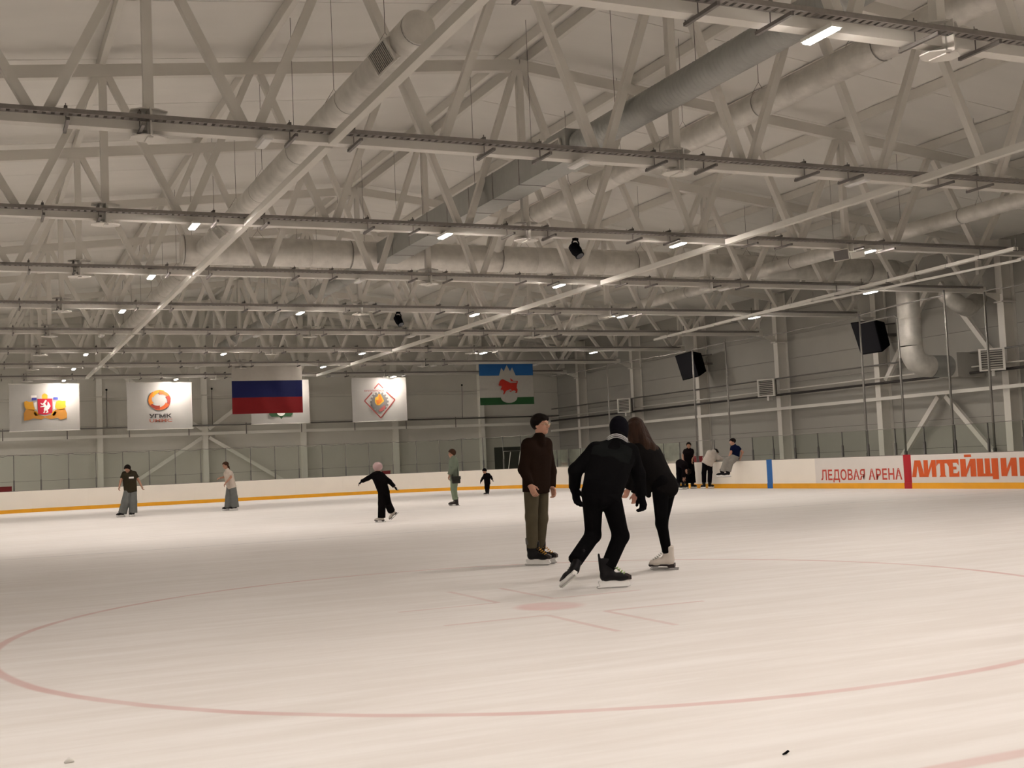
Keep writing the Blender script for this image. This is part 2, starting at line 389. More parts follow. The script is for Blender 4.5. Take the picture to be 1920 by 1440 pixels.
# ================================================================ rink boards, glass, banners
def path_pts():
    """far half of the rink outline as a polyline with arclength, from the right side round to the far left corner"""
    P = [(RX1, 6.8), (RX1, RY1-RR)]
    for i in range(1, 17):
        a = math.pi/2*i/16; P.append((RX1-RR+RR*math.cos(a), RY1-RR+RR*math.sin(a)))
    P.append((RX0+RR, RY1))
    for i in range(1, 13):
        a = math.pi/2+math.pi/2*i/16; P.append((RX0+RR+RR*math.cos(a), RY1-RR+RR*math.sin(a)))
    return [Vector((x, y, 0)) for x, y in P]
PP = path_pts(); PS = [0.0]
for i in range(1, len(PP)): PS.append(PS[-1]+(PP[i]-PP[i-1]).length)
def pos(s):
    for i in range(1, len(PS)):
        if s <= PS[i] or i == len(PS)-1:
            t = (s-PS[i-1])/(PS[i]-PS[i-1]); d = (PP[i]-PP[i-1]).normalized(); return PP[i-1].lerp(PP[i], t), Vector((d.y, -d.x, 0))
S_R = PS[1]; S_A = PS[17]; S_END = PS[-1]       # end of right side, end of far right corner
def slab(q, s0, s1, o0, o1, z0, z1, n=1):
    for i in range(n):
        a, na = pos(s0+(s1-s0)*i/n+1e-4); b, nb = pos(s0+(s1-s0)*(i+1)/n-1e-4)
        c = [a+na*o0, b+nb*o0, b+nb*o1, a+na*o1]
        q.add([p+Vector((0,0,z0)) for p in c]+[p+Vector((0,0,z1)) for p in c], [(0,3,2,1),(4,5,6,7),(0,1,5,4),(1,2,6,5),(2,3,7,6),(3,0,4,7)])
    return q
boards = thing('rink_boards', 'white dasher boards with yellow kick strip around the ice', 'boards')
cuts = [S_R*i/18 for i in range(19)] + [S_R+(S_A-S_R)*i/6 for i in range(1, 7)]
s = S_A
while s < S_END-2.0: s += 2.45; cuts.append(min(s, S_END))
for i in range(len(cuts)-1):
    a, b_ = cuts[i], cuts[i+1]; k = 3 if (a >= S_R-0.1 and a < S_A-0.1) or a > S_A+20 else 1
    p_ = slab(MB(), a+0.001, b_-0.001, 0.0, 0.07, 0.0, BH, k).build('board_panel', BOARD, boards)
    slab(MB(), a, b_, -0.012, -0.0005, 0.0, 0.165, k).build('kick_strip', KICK, p_)
    slab(MB(), a, b_, 0.0, 0.10, BH, BH+0.018, k).build('cap_rail', GALV, p_)
BLUE = mat('board_blue', (0.015, 0.13, 0.42), 0.45); RED = mat('board_red', (0.42, 0.008, 0.018), 0.45)
def stripe(u0, u1, m, nm):
    y0, y1 = at_x(u1, 890, RX1).y, at_x(u0, 890, RX1).y
    q = MB(); q.prism([(-0.017,0.0),(-0.017,0.175),(-0.006,0.185),(-0.006,BH+0.02),(0.0,BH+0.02),(0.0,0.0)], (RX1, y0, 0), (1,0,0), (0,0,1), (0,y1-y0,0)); o = q.build(nm, m, boards); return o
stripe(1438.5, 1448.5, BLUE, 'blue_stripe'); stripe(1695.5, 1709.5, RED, 'red_stripe')

FONT = None
def text_mesh(txt, name, bold=0.02, shear=0.0, spacing=1.0):
    c = bpy.data.curves.new(name, 'FONT'); c.body = txt; c.offset = bold; c.shear = shear; c.space_character = spacing; c.resolution_u = 3; c.extrude = 0.0
    o = bpy.data.objects.new('text_tmp', c); COL.objects.link(o); bpy.context.view_layer.update()
    m = bpy.data.meshes.new_from_object(o.evaluated_get(bpy.context.evaluated_depsgraph_get())); bpy.data.objects.remove(o)
    m.name = name; return m
def fit_text(txt, name, m, parent, org, ex, ey, bold=0.02, shear=0.0, spacing=1.0):
    """flat lettering that fills the parallelogram org + ex + ey"""
    me = text_mesh(txt, name, bold, shear, spacing); co = np.empty(len(me.vertices)*3); me.vertices.foreach_get('co', co); co = co.reshape(-1, 3)
    lo, hi = co.min(0), co.max(0); org, ex, ey = np.array(org), np.array(ex), np.array(ey)
    uu = (co[:, 0]-lo[0])/(hi[0]-lo[0]); vv = (co[:, 1]-lo[1])/(hi[1]-lo[1])
    me.vertices.foreach_set('co', (org + uu[:, None]*ex + vv[:, None]*ey).ravel()); me.update()
    me.materials.clear(); return link(name, me, m, parent)
TXTRED = mat('letter_red', (0.55, 0.07, 0.045), 0.5, 0, 0.12, 8); TXTOR = mat('letter_orange', (0.66, 0.10, 0.012), 0.5, 0, 0.12, 8)
def board_banner(label, u0, u1):
    y0, y1 = at_x(u1, 885, RX1).y, at_x(u0, 885, RX1).y
    t = thing('board_banner', label, 'banner', (RX1, (y0+y1)/2, 0), 0, 'banners on the boards')
    q = MB(); q.box((-0.006, -(y1-y0)/2, 0.167), (-0.0005, (y1-y0)/2, BH-0.005)); q.build('sheet', SHEET, t)
    return t, (y0+y1)/2
def wall_text(txt, t, yc, u0, v_top, v_bot, u1, m, bold, shear=0.0, spacing=1.0):
    a = at_x(u0, v_bot, RX1); b_ = at_x(u0, v_top, RX1); c = at_x(u1, v_bot, RX1)
    return fit_text(txt, 'lettering', m, t, (-0.009, a.y-yc, a.z), (0, c.y-a.y, 0), (0, 0, b_.z-a.z), bold, shear, spacing)
t, yc = board_banner('grey-white banner with small red lettering beside the red stripe', 1529, 1695)
wall_text('ЛЕДОВАЯ АРЕНА', t, yc, 1541, 880.5, 904.5, 1693, TXTRED, 0.022, 0, 1.04)
t, yc = board_banner('grey-white banner with large orange lettering at the picture edge', 1710.5, 2080)
# heavy slab lettering cut as polygons: each letter in a unit box
def slabs(*r): return [[(a, b), (c, b), (c, d), (a, d)] for a, b, c, d in r]
GL = {
 'Л': [[(0.0,0),(0.34,0),(0.46,0.62),(0.5,0.62),(0.58,0),(1.0,0),(0.72,1),(0.26,1)]],
 'И': slabs((0,0,0.36,1),(0.64,0,1,1)) + [[(0.36,0.05),(0.64,0.6),(0.64,0.95),(0.36,0.4)]],
 'Т': slabs((0.3,0,0.68,1),(0,0.78,1,1)) + [[(0,0.6),(0.14,0.78),(0,0.78)],[(1,0.6),(1,0.78),(0.86,0.78)],[(0.2,0),(0.3,0.1),(0.3,0)],[(0.78,0),(0.68,0),(0.68,0.1)]],
 'Е': slabs((0.05,0,0.45,1),(0.45,0,1,0.2),(0.45,0.8,1,1),(0.45,0.42,0.78,0.58)) + [[(0.82,0.2),(1,0.2),(1,0.36)],[(0.82,0.8),(1,0.64),(1,0.8)]],
 'Щ': slabs((0,0,0.3,1),(0.38,0,0.62,1),(0.7,0,1,1),(0,0,1,0.16)) + [[(0.72,-0.16),(1,-0.16),(1,0),(0.72,0)]],
 'К': slabs((0,0,0.4,1)) + [[(0.4,0.42),(0.75,1),(1,1),(0.72,0.5),(1,0),(0.62,0),(0.4,0.4)]],
}
GL['Й'] = GL['И'] + slabs((0.28, 1.1, 0.74, 1.25))
q = MB(); xs = [(1711,1735,'Л'),(1734,1757,'И'),(1758,1781,'Т'),(1780,1800,'Е'),(1803,1832,'Й'),(1834,1874,'Щ'),(1879,1909,'И'),(1914,1944,'К')]
for u0, u1, ch in xs:
    a = at_x(u0, 899, RX1); b_ = at_x(u1, 899, RX1); z0, z1 = 0.335, 0.82
    for ip, poly in enumerate(GL[ch]): q.prism(poly, (-0.010-0.0007*ip, a.y-yc, z0), (0, b_.y-a.y, 0), (0, 0, z1-z0), (-0.002, 0, 0))
o = q.build('lettering', TXTOR, t); o['kind'] = 'stuff'

# ---- glass
gm = bpy.data.materials.new('shield_glass'); gm.use_nodes = True; nt = gm.node_tree
for n_ in list(nt.nodes):
    if n_.type == 'BSDF_PRINCIPLED': nt.nodes.remove(n_)
tr = nt.nodes.new('ShaderNodeBsdfTransparent'); tr.inputs[0].default_value = (0.93, 0.95, 0.93, 1)
gl = nt.nodes.new('ShaderNodeBsdfGlossy'); gl.inputs['Roughness'].default_value = 0.05; gl.inputs[0].default_value = (0.9, 0.95, 0.9, 1)
fr = nt.nodes.new('ShaderNodeFresnel'); fr.inputs[0].default_value = 1.18
tn = nt.nodes.new('ShaderNodeTexNoise'); tn.inputs['Scale'].default_value = 3.0
ml = nt.nodes.new('ShaderNodeMath'); ml.operation = 'MULTIPLY'; nt.links.new(fr.outputs[0], ml.inputs[0]); nt.links.new(tn.outputs['Fac'], ml.inputs[1])
mx = nt.nodes.new('ShaderNodeMixShader'); nt.links.new(ml.outputs[0], mx.inputs[0]); nt.links.new(tr.outputs[0], mx.inputs[1]); nt.links.new(gl.outputs[0], mx.inputs[2])
nt.links.new(mx.outputs[0], nt.nodes['Material Output'].inputs[0])
POST = mat('glass_post', (0.14, 0.135, 0.13), 0.5, 0.4)
gfar = thing('safety_glass', 'tall clear safety glass with thin posts on the far boards', 'glass', (0,0,0))
grt = thing('safety_glass', 'low clear safety glass with short posts on the lettered boards', 'glass', (0,0,0))
ROPE = mat('rope', (0.2, 0.19, 0.175), 0.8)
def glass_run(root, s0, s1, top, step, stub, gap=()):
    k = round((s1-s0)/step); st = (s1-s0)/k
    for i in range(k+1):
        s_ = s0+st*i; p, nn = pos(s_); q = MB(); a = math.atan2(nn.y, nn.x)
        c, sn = math.cos(a), math.sin(a)
        def bx(w, dpt, z0, z1):
            vs = [(-w, -dpt), (w, -dpt), (w, dpt), (-w, dpt)]
            vs = [Vector((p.x+nn.x*0.05+x*(-sn)+y*c, p.y+nn.y*0.05+x*c+y*sn, 0)) for x, y in vs]
            q.add([v_+Vector((0,0,z0)) for v_ in vs]+[v_+Vector((0,0,z1)) for v_ in vs], [(0,3,2,1),(4,5,6,7),(0,1,5,4),(1,2,6,5),(2,3,7,6),(3,0,4,7)])
        bx(0.012, 0.015, BH+0.018, top); bx(0.024, 0.028, BH+0.018, BH+stub)
        q.build('post', POST, root)
        if i < k and not any(a_ <= i < b2 for a_, b2 in gap):
            slab(MB(), s_+0.014, s_+st-0.014, 0.044, 0.056, BH+0.02, top-0.01).build('pane', gm, root)
glass_run(gfar, S_R+1.5, S_END-0.5, 2.60, 1.2, 0.5)
glass_run(grt, 1.0, S_R+0.8, 1.79, 1.2, 0.38, ((23, 27),))
q = MB(); pts = []
s = S_R+1.5
while s < S_END-2:
    for j in range(6):
        p, nn = pos(s+0.2*j*1.0); pts.append((p.x+nn.x*0.05, p.y+nn.y*0.05, 2.62-0.09*math.sin(math.pi*j/6)*(0.3+0.7*random.random())))
    s += 1.2
q.tube(pts, 0.012, 5); o = q.build('top_rope', ROPE); tag(o, 'thin sagging rope along the top of the far glass', 'rope')
q = MB(); pts = []; s = 1.0
while s < S_R+0.6: p, nn = pos(s); pts.append((p.x+0.05, p.y, 1.80-0.02*random.random())); s += 1.2
q.tube(pts, 0.008, 5); o = q.build('top_rope', ROPE); tag(o, 'thin rope along the top of the low glass on the right', 'rope')

# ---- netting poles on the right side
ply = [(24.62, 5.35), (26.1, 5.62), (28.05, 5.05), (29.72, 5.4), (37.1, 5.45), (39.34, 5.35), (46.2, 5.4)]
plab = ['slim steel net pole nearest the picture edge', 'slim steel net pole second from the picture edge', 'slim steel net pole before the hanging silver duct', 'slim steel net pole in front of the nearer black loudspeaker',
        'slim steel net pole right above the seated person', 'slim steel net pole in front of the farther black loudspeaker', 'slim steel net pole farthest along the right boards']
for (y, z), lb in zip(ply, plab):
    t = thing('net_pole', lb, 'pole', (RX1+0.16, y, 0), 0, 'net poles')
    q = MB(); q.tube([(0,0,0), (0,0,3.0), (0,0,z)], [0.034, 0.034, 0.026], 8); q.build('tube', PIPE, t, True)
    q = MB(); q.tube([(0,0,BH), (0,0,BH+0.12)], 0.048, 8); q.build('sleeve', POST, t, True)
q = MB(); x = RX1+0.16; q.tube([(x,29.72,5.38),(x,28.05,5.45),(x,26.1,5.47)], 0.025, 6); q.tube([(x,29.72,5.12),(x,28.2,5.16),(x,28.05,5.05)], 0.02, 6)
o = q.build('net_rail', PIPE); tag(o, 'thin steel rail joining the net poles by the silver duct', 'rail')
q = MB(); pts = [(x, 29.72+0.45*i, 5.33+0.012*math.sin(i*2.1)-0.05*math.sin(math.pi*((i*0.45) % 7.4)/7.4)) for i in range(50)]; q.tube(pts, 0.016, 5)
o = q.build('net_rope', ROPE); tag(o, 'wavy net rope strung from pole to pole above the right boards', 'rope')
q = MB(); pts = [(x, 24.62+0.4*i-8, 5.36+0.02*math.sin(i*1.7)) for i in range(21)]; q.tube(pts, 0.016, 5)
o = q.build('net_rope', ROPE); tag(o, 'net rope leaving the picture edge beside the heater', 'rope')

# ================================================================ columns, girts, pipes
q = MB(); q.box((-0.02,-0.16,0),(0.0,0.16,9.0)); q.box((0.0,-0.012,0),(0.58,0.012,9.0)); q.box((0.58,-0.16,0),(0.6,0.16,9.0)); q.box((-0.14,-0.2,6.55),(0.6,0.2,6.6)); q.box((-0.04,-0.18,0),(0.62,0.18,0.03))
COLM = q.mesh('shaft')
q = MB(); q.prism([(-0.9,0.0),(0,0.0),(0,-0.35)], (0,-0.012,ZC0), (1,0,0), (0,0,1), (0,0.024,0)); q.box((-1.05,-0.1,ZC0-0.02),(-0.02,0.1,ZC0)); GUS = q.mesh('gusset')
cl = {3: 'behind the slatted heater', 4: 'behind the nearer loudspeaker', 5: 'by the second fan heater', 6: 'behind the farther loudspeaker', 7: 'near the far corner', 8: 'in the far corner'}
for k in range(2, 9):
    t = thing('steel_column', 'pale steel wall column ' + cl.get(k, 'at the picture edge, before the slatted heater'), 'column', (X1-0.61, TY(k), 0), 0, 'right wall columns')
    link('shaft', COLM, STEEL, t); link('gusset', GUS, STEEL, t)
fl_ = {-2: 'left of the emblem banner, at the picture edge', -1: 'left of the person in the olive shirt', 0: 'where the two diagonal braces meet', 1: 'under the corner of the tricolour flag', 2: 'under the gear banner', 3: 'left of the bull flag', 4: 'right of the bull flag'}
for k in range(-1, 4):
    t = thing('steel_column', 'pale steel end wall column, %s of five from the left' % ORD[k+1], 'column', (SX+6.0*k, Y1-0.2, 0), 0, 'end wall columns')
    q = MB(); q.box((-0.15,-0.2,0),(0.15,-0.185,11.5)); q.box((-0.01,-0.185,0),(0.01,0.185,11.5)); q.box((-0.15,0.185,0),(0.15,0.2,11.5)); q.build('shaft', ENDST, t)
    q = MB(); q.box((-0.2,-0.24,0),(0.2,0.2,0.04)); q.build('base_plate', STEEL, t)
def bar(name, label, cat, a, b_, r, m, box=None, group=None):
    q = MB()
    if box: q.beam(a, b_, *box)
    else: q.tube([a, b_], r, 8)
    o = q.build(name, m, None, not box); return tag(o, label, cat, group)
xw, yw = X1-0.75, Y1-0.5
bar('wall_girt', 'long pale girt beam under the black pipe on the right wall', 'beam', (xw, 12, 3.32), (xw, Y1-0.3, 3.32), 0, STEEL, (0.1, 0.14))
bar('wall_pipe', 'long black insulated pipe along the right wall', 'pipe', (xw-0.12, 12, 3.98), (xw-0.12, Y1-0.6, 3.98), 0.055, DPIPE)
bar('wall_pipe', 'thin grey pipe above the black pipe on the right wall', 'pipe', (xw-0.05, 12, 4.78), (xw-0.05, Y1-0.6, 4.78), 0.035, PIPE)
bar('wall_pipe', 'thin pale pipe just above the black insulated pipe', 'pipe', (xw-0.02, 12, 4.22), (xw-0.02, Y1-0.6, 4.22), 0.03, STEEL)
bar('wall_girt', 'long pale girt beam across the end wall below the banners', 'beam', (X0+0.3, yw, 3.84), (X1-0.3, yw, 3.84), 0, ENDST, (0.12, 0.17))
bar('wall_pipe', 'long grey pipe along the end wall just under the banners', 'pipe', (X0+0.3, yw-0.12, 4.32), (X1-0.3, yw-0.12, 4.32), 0.045, PIPE)
bar('wall_rail', 'thin pale rail across the end wall behind the banners', 'rail', (X0+0.3, yw+0.1, 6.15), (X1-0.3, yw+0.1, 6.15), 0, STEEL, (0.05, 0.07))
for k in range(9):   # hangers of the end wall pipe
    xh = 1.5+3.4*k
    bar('pipe_hanger', 'short dark hanger of the end wall pipe, %s from the left' % ORD[k], 'hanger', (xh, yw-0.12, 3.75), (xh, yw-0.12, 4.42), 0.025, BRKT, None, 'pipe hangers')
# diagonal wall braces
yb = Y1-0.38
def brace(label, a, b_): bar('wall_brace', label, 'brace', a, b_, 0, ENDST if b_[1] > 70 else STEEL, (0.16, 0.2), 'wall braces')
brace('pale brace running down left from the end wall column behind the two leftmost skaters', (SX-0.2, yb, 3.6), (SX-5.8, yb, 0.1))
brace('pale brace running down right from the end wall column behind the skaters', (SX+0.2, yb, 3.6), (SX+5.8, yb, 0.1))
brace('pale brace rising right behind the tricolour flag', (SX+0.2, yb, 4.1), (SX+5.8, yb, 8.2))
brace('pale brace rising left behind the round orange logo banner', (SX-0.2, yb, 4.1), (SX-5.8, yb, 8.2))
a = Vector((X1-0.4, TY(3)+D/2, 3.2))
brace('pale brace running down from the right wall girt towards the picture edge', a+Vector((0,-0.2,0)), (X1-0.4, TY(3)+0.35, 0.1))
brace('pale brace running down from the right wall girt behind the red stripe', a+Vector((0,0.2,0)), (X1-0.4, TY(4)-0.35, 0.1))
brace('pale brace rising behind the silver duct elbow on the right wall', (X1-0.4, TY(4)-0.3, 4.1), (X1-0.4, TY(3)+D/2+0.3, 7.8))
brace('pale brace rising behind the slatted heater on the right wall', (X1-0.4, TY(3)+0.3, 4.1), (X1-0.4, TY(3)+D/2-0.3, 7.8))

# ---- inclined cable trunking under the truss ends on the right
t = thing('cable_duct_line', 'pale cable trunk running along the truss ends towards the right wall', 'cable trunk', (0,0,0))
pA, pB = at_z(1905, 466, 6.72), at_z(1228, 637, 6.72)
nseg = 16
for i in range(nseg):
    a = pA.lerp(pB, i/nseg); b_ = pA.lerp(pB, (i+0.985)/nseg); q = MB(); q.beam(a, b_, 0.16, 0.10); q.build('trunk_section', TIE, t)
    q = MB(); q.beam(a+Vector((0,0,-0.06)), a+Vector((0,0.03,-0.06)), 0.2, 0.02); q.beam(a+Vector((0,0,-0.06)), a+Vector((0,0,0.3)), 0.02); q.build('hanger', BRKT, t)
bar('cable_rail', 'thin pale rail just below the cable trunk on the right', 'rail', at_z(1915, 487, 6.5), at_z(1405, 592, 6.5), 0, TIE, (0.05, 0.07))

# ---- door and spare goal frame behind the far corner glass
q = MB(); q.box((31.6, Y1-0.06, 0), (33.6, Y1-0.01, 2.35)); o = q.build('door_1', mat('dark_door', (0.06, 0.062, 0.05), 0.7), None); tag(o, 'dark doorway in the end wall behind the corner glass', None, None, 'structure')
t = thing('goal_frame', 'white spare goal frame leaning behind the far corner glass', 'goal frame', (27.9, 62.6, 0), math.radians(-22))
q = MB(); q.tube([(-0.55,0,0),(-0.55,0,1.95),(0.55,0,1.95),(0.55,0,0)], 0.03, 6); q.build('front_frame', WHITE, t, True)
for xx in (-0.3, 0.25): q = MB(); q.tube([(xx-0.15,0.05,0),(xx+0.15,0.05,1.9)], 0.022, 6); q.build('strut', WHITE, t, True)
for lb, u, v, Y, s_ in (('dark red box behind the far boards at the left picture edge', 6, 917, 62.0, (0.75, 0.3, 0.22)), ('dark red box behind the boards next to the pink helmet', 724, 886, 61.2, (0.4, 0.25, 0.2)), ('red box behind the boards beside the person in black', 1308, 861, 46.0, (0.35, 0.3, 0.28))):
    c = at_y(u, v, Y); t = thing('red_box', lb, 'box', (c.x, c.y, 0), 0, 'red boxes behind the boards')
    z1 = c.z+s_[2]/2
    q = MB(); q.box((-s_[0]/2,-s_[1]/2,0.5),(s_[0]/2,s_[1]/2,z1-0.05)); q.build('case', REDB, t, False, 0.015)
    q = MB(); q.box((-s_[0]/2-0.01,-s_[1]/2-0.01,z1-0.05),(s_[0]/2+0.01,s_[1]/2+0.01,z1)); q.build('lid', REDB, t, False, 0.01)
    q = MB(); q.box((-s_[0]/2+0.03,-s_[1]/2+0.03,0),(s_[0]/2-0.03,s_[1]/2-0.03,0.5)); q.build('stand', CONC, t)

for k, (u, v0, v1) in enumerate(((199.5, 731, 803), (397, 729, 790), (866, 722, 798))):
    a, b_ = at_y(u, v0, yw-0.05), at_y(u+1, v1, yw-0.05); t = thing('drop_rod', 'thin dark rod hanging on the end wall, %s of three from the left' % ORD[k], 'rod', (a.x, a.y, 0), 0, 'thin rods on the end wall')
    q = MB(); q.tube([(0,0,a.z),(b_.x-a.x,-0.07,4.33)], 0.018, 6); q.build('rod', BRKT, t, True)
    q = MB(); q.tube([(0,0,a.z-0.06),(0,0,a.z-0.03),(0,0,a.z+0.03),(0,0,a.z+0.06)], [0.02,0.06,0.06,0.02], 8); q.build('knob', BLACK, t, True)

# ================================================================ ducts
def duct(label, name='air_duct', group='air ducts'): return thing(name, label, 'duct', (0,0,0), 0, group)
def duct_run(t, a, b_, r, m, step=1.25, n=20, ticks=True, rings=3, hang=2.9, nm='duct_section'):
    a, b_ = Vector(a), Vector(b_); L = (b_-a).length; k = max(1, round(L/step)); d = (b_-a)/k; dn = d.normalized()
    for i in range(k):
        p, e = a+d*i, a+d*(i+1); w_ = r*(1+0.012*random.uniform(-1, 1))
        q = MB(); q.tube([p, p+d*0.02, p+d*0.5, p+d*0.98, e], [r*0.975, w_, r*(1+0.008*random.uniform(-1,1)), w_, r*0.975], n, False); q.build(nm, m, t, True)
        if i % rings == 0:
            q = MB(); q.tube([p-dn*0.015, p+dn*0.015], r*1.03, n, False); q.build('clamp_ring', PIPE, t, True)
    if hang:
        hk = max(1, int(L/hang))
        for i in range(hk):
            p = a+(b_-a)*((i+0.5)/hk); dx = p.x-SX; q = MB()
            q.tube([(p.x-r*0.9, p.y, p.z+r*0.35), (p.x, p.y, p.z+r+0.22), (p.x+r*0.9, p.y, p.z+r*0.35)], 0.006, 5, False); q.tube([(p.x, p.y, p.z+r+0.22), (p.x, p.y, zroof(dx))], 0.006, 5); q.build('hanger_wire', BRKT, t)
def cap_end(t, c, d, r, m, n=24):
    q = MB(); c, d = Vector(c), Vector(d).normalized(); q.tube([c, c+d*0.05, c+d*0.05], [r*1.02, r*1.02, r*0.98], n); q.build('end_cap', m, t)
GRILL = mat('grille_white', (0.62, 0.6, 0.55), 0.5); GDARK = mat('grille_dark', (0.02, 0.018, 0.016), 0.8)
def grille(t, c, nrm, along, w_, h_, m=FOIL):
    """collar box with slatted grille; nrm = facing, along = long axis"""
    c, nz, ax = Vector(c), Vector(nrm).normalized(), Vector(along).normalized(); ay = nz.cross(ax).normalized()
    def obox(q, x0, x1, y0, y1, z0, z1):
        v = [c+ax*x+ay*y+nz*z for z in (z0, z1) for x, y in ((x0,y0),(x1,y0),(x1,y1),(x0,y1))]
        q.add(v, [(0,3,2,1),(4,5,6,7),(0,1,5,4),(1,2,6,5),(2,3,7,6),(3,0,4,7)]); return q
    obox(MB(), -w_/2-0.01, w_/2+0.01, -h_/2-0.01, h_/2+0.01, -0.22, -0.02).build('collar', m, t)
    g = obox(MB(), -w_/2, w_/2, -h_/2, h_/2, -0.02, 0.0).build('grille', GDARK, t)
    q = MB()
    for a in ((-w_/2-0.03, w_/2+0.03, -h_/2-0.03, -h_/2), (-w_/2-0.03, w_/2+0.03, h_/2, h_/2+0.03), (-w_/2-0.03, -w_/2, -h_/2, h_/2), (w_/2, w_/2+0.03, -h_/2, h_/2)): obox(q, *a, -0.02, 0.015)
    q.build('grille_frame', GRILL, g); k = 12
    for i in range(k):
        x = -w_/2+w_*(i+0.5)/k; obox(MB(), x-0.007, x+0.007, -h_/2, h_/2, -0.01, 0.012).build('slat', GRILL, g)
CD = 36.25
t = duct('silver round foil duct with capped near end, beside the left tie beam')
duct_run(t, (6.33, 17.1, 8.0), (6.33, CD-0.35, 8.0), 0.265, FOIL); cap_end(t, (6.33, 17.1, 8.0), (0,-1,0), 0.265, FOIL)
grille(t, (6.33-0.27, 18.1, 8.0-0.16), (-0.85,0,-0.5), (0,1,0), 0.8, 0.34)
grille(t, (6.33-0.25, 32.4, 8.0-0.2), (-0.75,0,-0.6), (0,1,0), 0.7, 0.32)
t = duct('silver round foil duct continuing beyond the cross duct on the left')
duct_run(t, (6.33, CD+0.35, 8.0), (6.33, 62.0, 8.0), 0.265, FOIL); cap_end(t, (6.33, 62.0, 8.0), (0,1,0), 0.265, FOIL)
t = duct('silver round foil duct right of the ridge running to the cross duct')
duct_run(t, (15.75, 13.6, 8.8), (15.75, CD-1.0, 8.8), 0.295, FOIL); cap_end(t, (15.75, 13.6, 8.8), (0,-1,0), 0.295, FOIL)
q = MB(); q.tube([(15.75, CD-1.0, 8.8), (15.75, CD-0.6, 8.74), (15.75, CD-0.3, 8.55), (15.75, CD-0.15, 8.3)], 0.3, 18, False); q.build('elbow', FOIL, t, True)
t = duct('grey ribbed duct that turns rectangular, along the ridge')
xd, zd = 11.95, 8.0
q = MB(); pts, rr = [], []
y = 13.0
while y < 22.6: pts += [(xd, y, zd), (xd, y+0.05, zd), (xd, y+0.1, zd)]; rr += [0.27, 0.295, 0.27]; y += 0.12
q.tube(pts, rr, 20); q.build('ribbed_section', GREYDUCT, t, True)
q = MB(); q.box((xd-0.34, 22.6, zd-0.36), (xd+0.34, 23.5, zd+0.34)); q.build('damper_box', GREYDUCT, t)
grille(t, (xd-0.37, 23.05, zd), (-1,0,-0.2), (0,1,0), 0.5, 0.3, GREYDUCT)
for i in range(8):
    ya = 23.5+1.55*i; q = MB(); q.box((xd-0.33, ya, zd-0.32), (xd+0.33, ya+1.54, zd+0.32)); q.build('rectangular_section', GREYDUCT, t)
    q = MB(); q.box((xd-0.34, ya-0.012, zd-0.33), (xd+0.34, ya+0.012, zd+0.33)); q.build('flange', GALV, t)
for y in (14.5, 18, 21, 25, 28.5, 32.5):
    q = MB(); q.tube([(xd, y, zd+0.28), (xd, y, zroof(xd-SX))], 0.006, 5); q.build('hanger_wire', BRKT, t)
t = duct('grey round duct beyond the cross duct under the ridge')
duct_run(t, (12.0, CD+0.6, 8.0), (12.0, 64.0, 8.0), 0.27, GREYDUCT); cap_end(t, (12.0, 64.0, 8.0), (0,1,0), 0.27, GREYDUCT)
for y in (44.5, 52.5, 60): grille(t, (12.0-0.2, y, 7.8), (-0.7,0,-0.7), (0,1,0), 0.6, 0.3, GREYDUCT)
t = duct('large silver cross duct spanning the hall with elbow down the right wall')
duct_run(t, (5.75, CD, 8.0), (32.5, CD, 8.0), 0.435, FOIL, 1.25, 24, True, 4, 4.2)
cap_end(t, (5.75, CD, 8.0), (-1,0,0), 0.435, FOIL)
def bend(c0, c1, c2, n=7): return [Vector(c0)*(1-s_)**2+Vector(c1)*2*s_*(1-s_)+Vector(c2)*s_**2 for s_ in [i/n for i in range(n+1)]]
for A in (((32.5,CD,8.0),(33.2,CD,8.0),(33.2,CD,7.2)),):
    q = MB(); q.tube(bend(*A), 0.435, 20, False); q.build('elbow', FOIL, t, True)
for i in range(2): q = MB(); q.tube([(33.2,CD,7.2-1.05*i),(33.2,CD,7.18-1.05*i),(33.2,CD,6.17-1.05*i),(33.2,CD,6.15-1.05*i)], [0.42,0.435,0.435,0.42], 20, False); q.build('duct_section', FOIL, t, True)
q = MB(); q.tube(bend((33.2,CD,5.1),(33.2,CD,4.3),(34.1,CD,4.3), 6), [0.43,0.44,0.43,0.44,0.43,0.44,0.43], 20, False); q.build('elbow', FOIL, t, True)
q = MB(); q.tube([(34.1,CD,4.3),(35.0,CD,4.3)], 0.43, 20, False); q.build('duct_section', GREYDUCT, t, True)
q = MB(); q.box((35.0,CD-0.5,3.85),(36.4,CD+0.5,4.8)); q.build('wall_plenum', WALL, t)
t = duct('slim silver round duct at upper right leading to the cross duct')
duct_run(t, (25.6, 14.0, 7.66), (25.6, CD-0.4, 7.66), 0.225, FOIL)
cap_end(t, (25.6, CD-0.4, 7.66), (0,1,0), 0.225, FOIL)
t = duct('slim silver round duct beyond the cross duct on the right')
duct_run(t, (25.9, CD+0.5, 7.7), (25.9, 55.0, 7.7), 0.225, FOIL)
t = duct('dark crumpled foil duct elbow under the truss end beside the heater column')
A = [at_y(1770, 548, 34.8), at_y(1800, 572, 34.8), at_y(1815, 578, 35.0), at_y(1840, 555, 35.6)]
q = MB(); pts, rr = [], []
for i in range(len(A)-1):
    for j in range(6): pts.append(A[i].lerp(A[i+1], j/6)); rr.append(0.30+0.05*random.random())
q.tube(pts, rr, 16); q.build('flexible_section', FOIL, t, True)
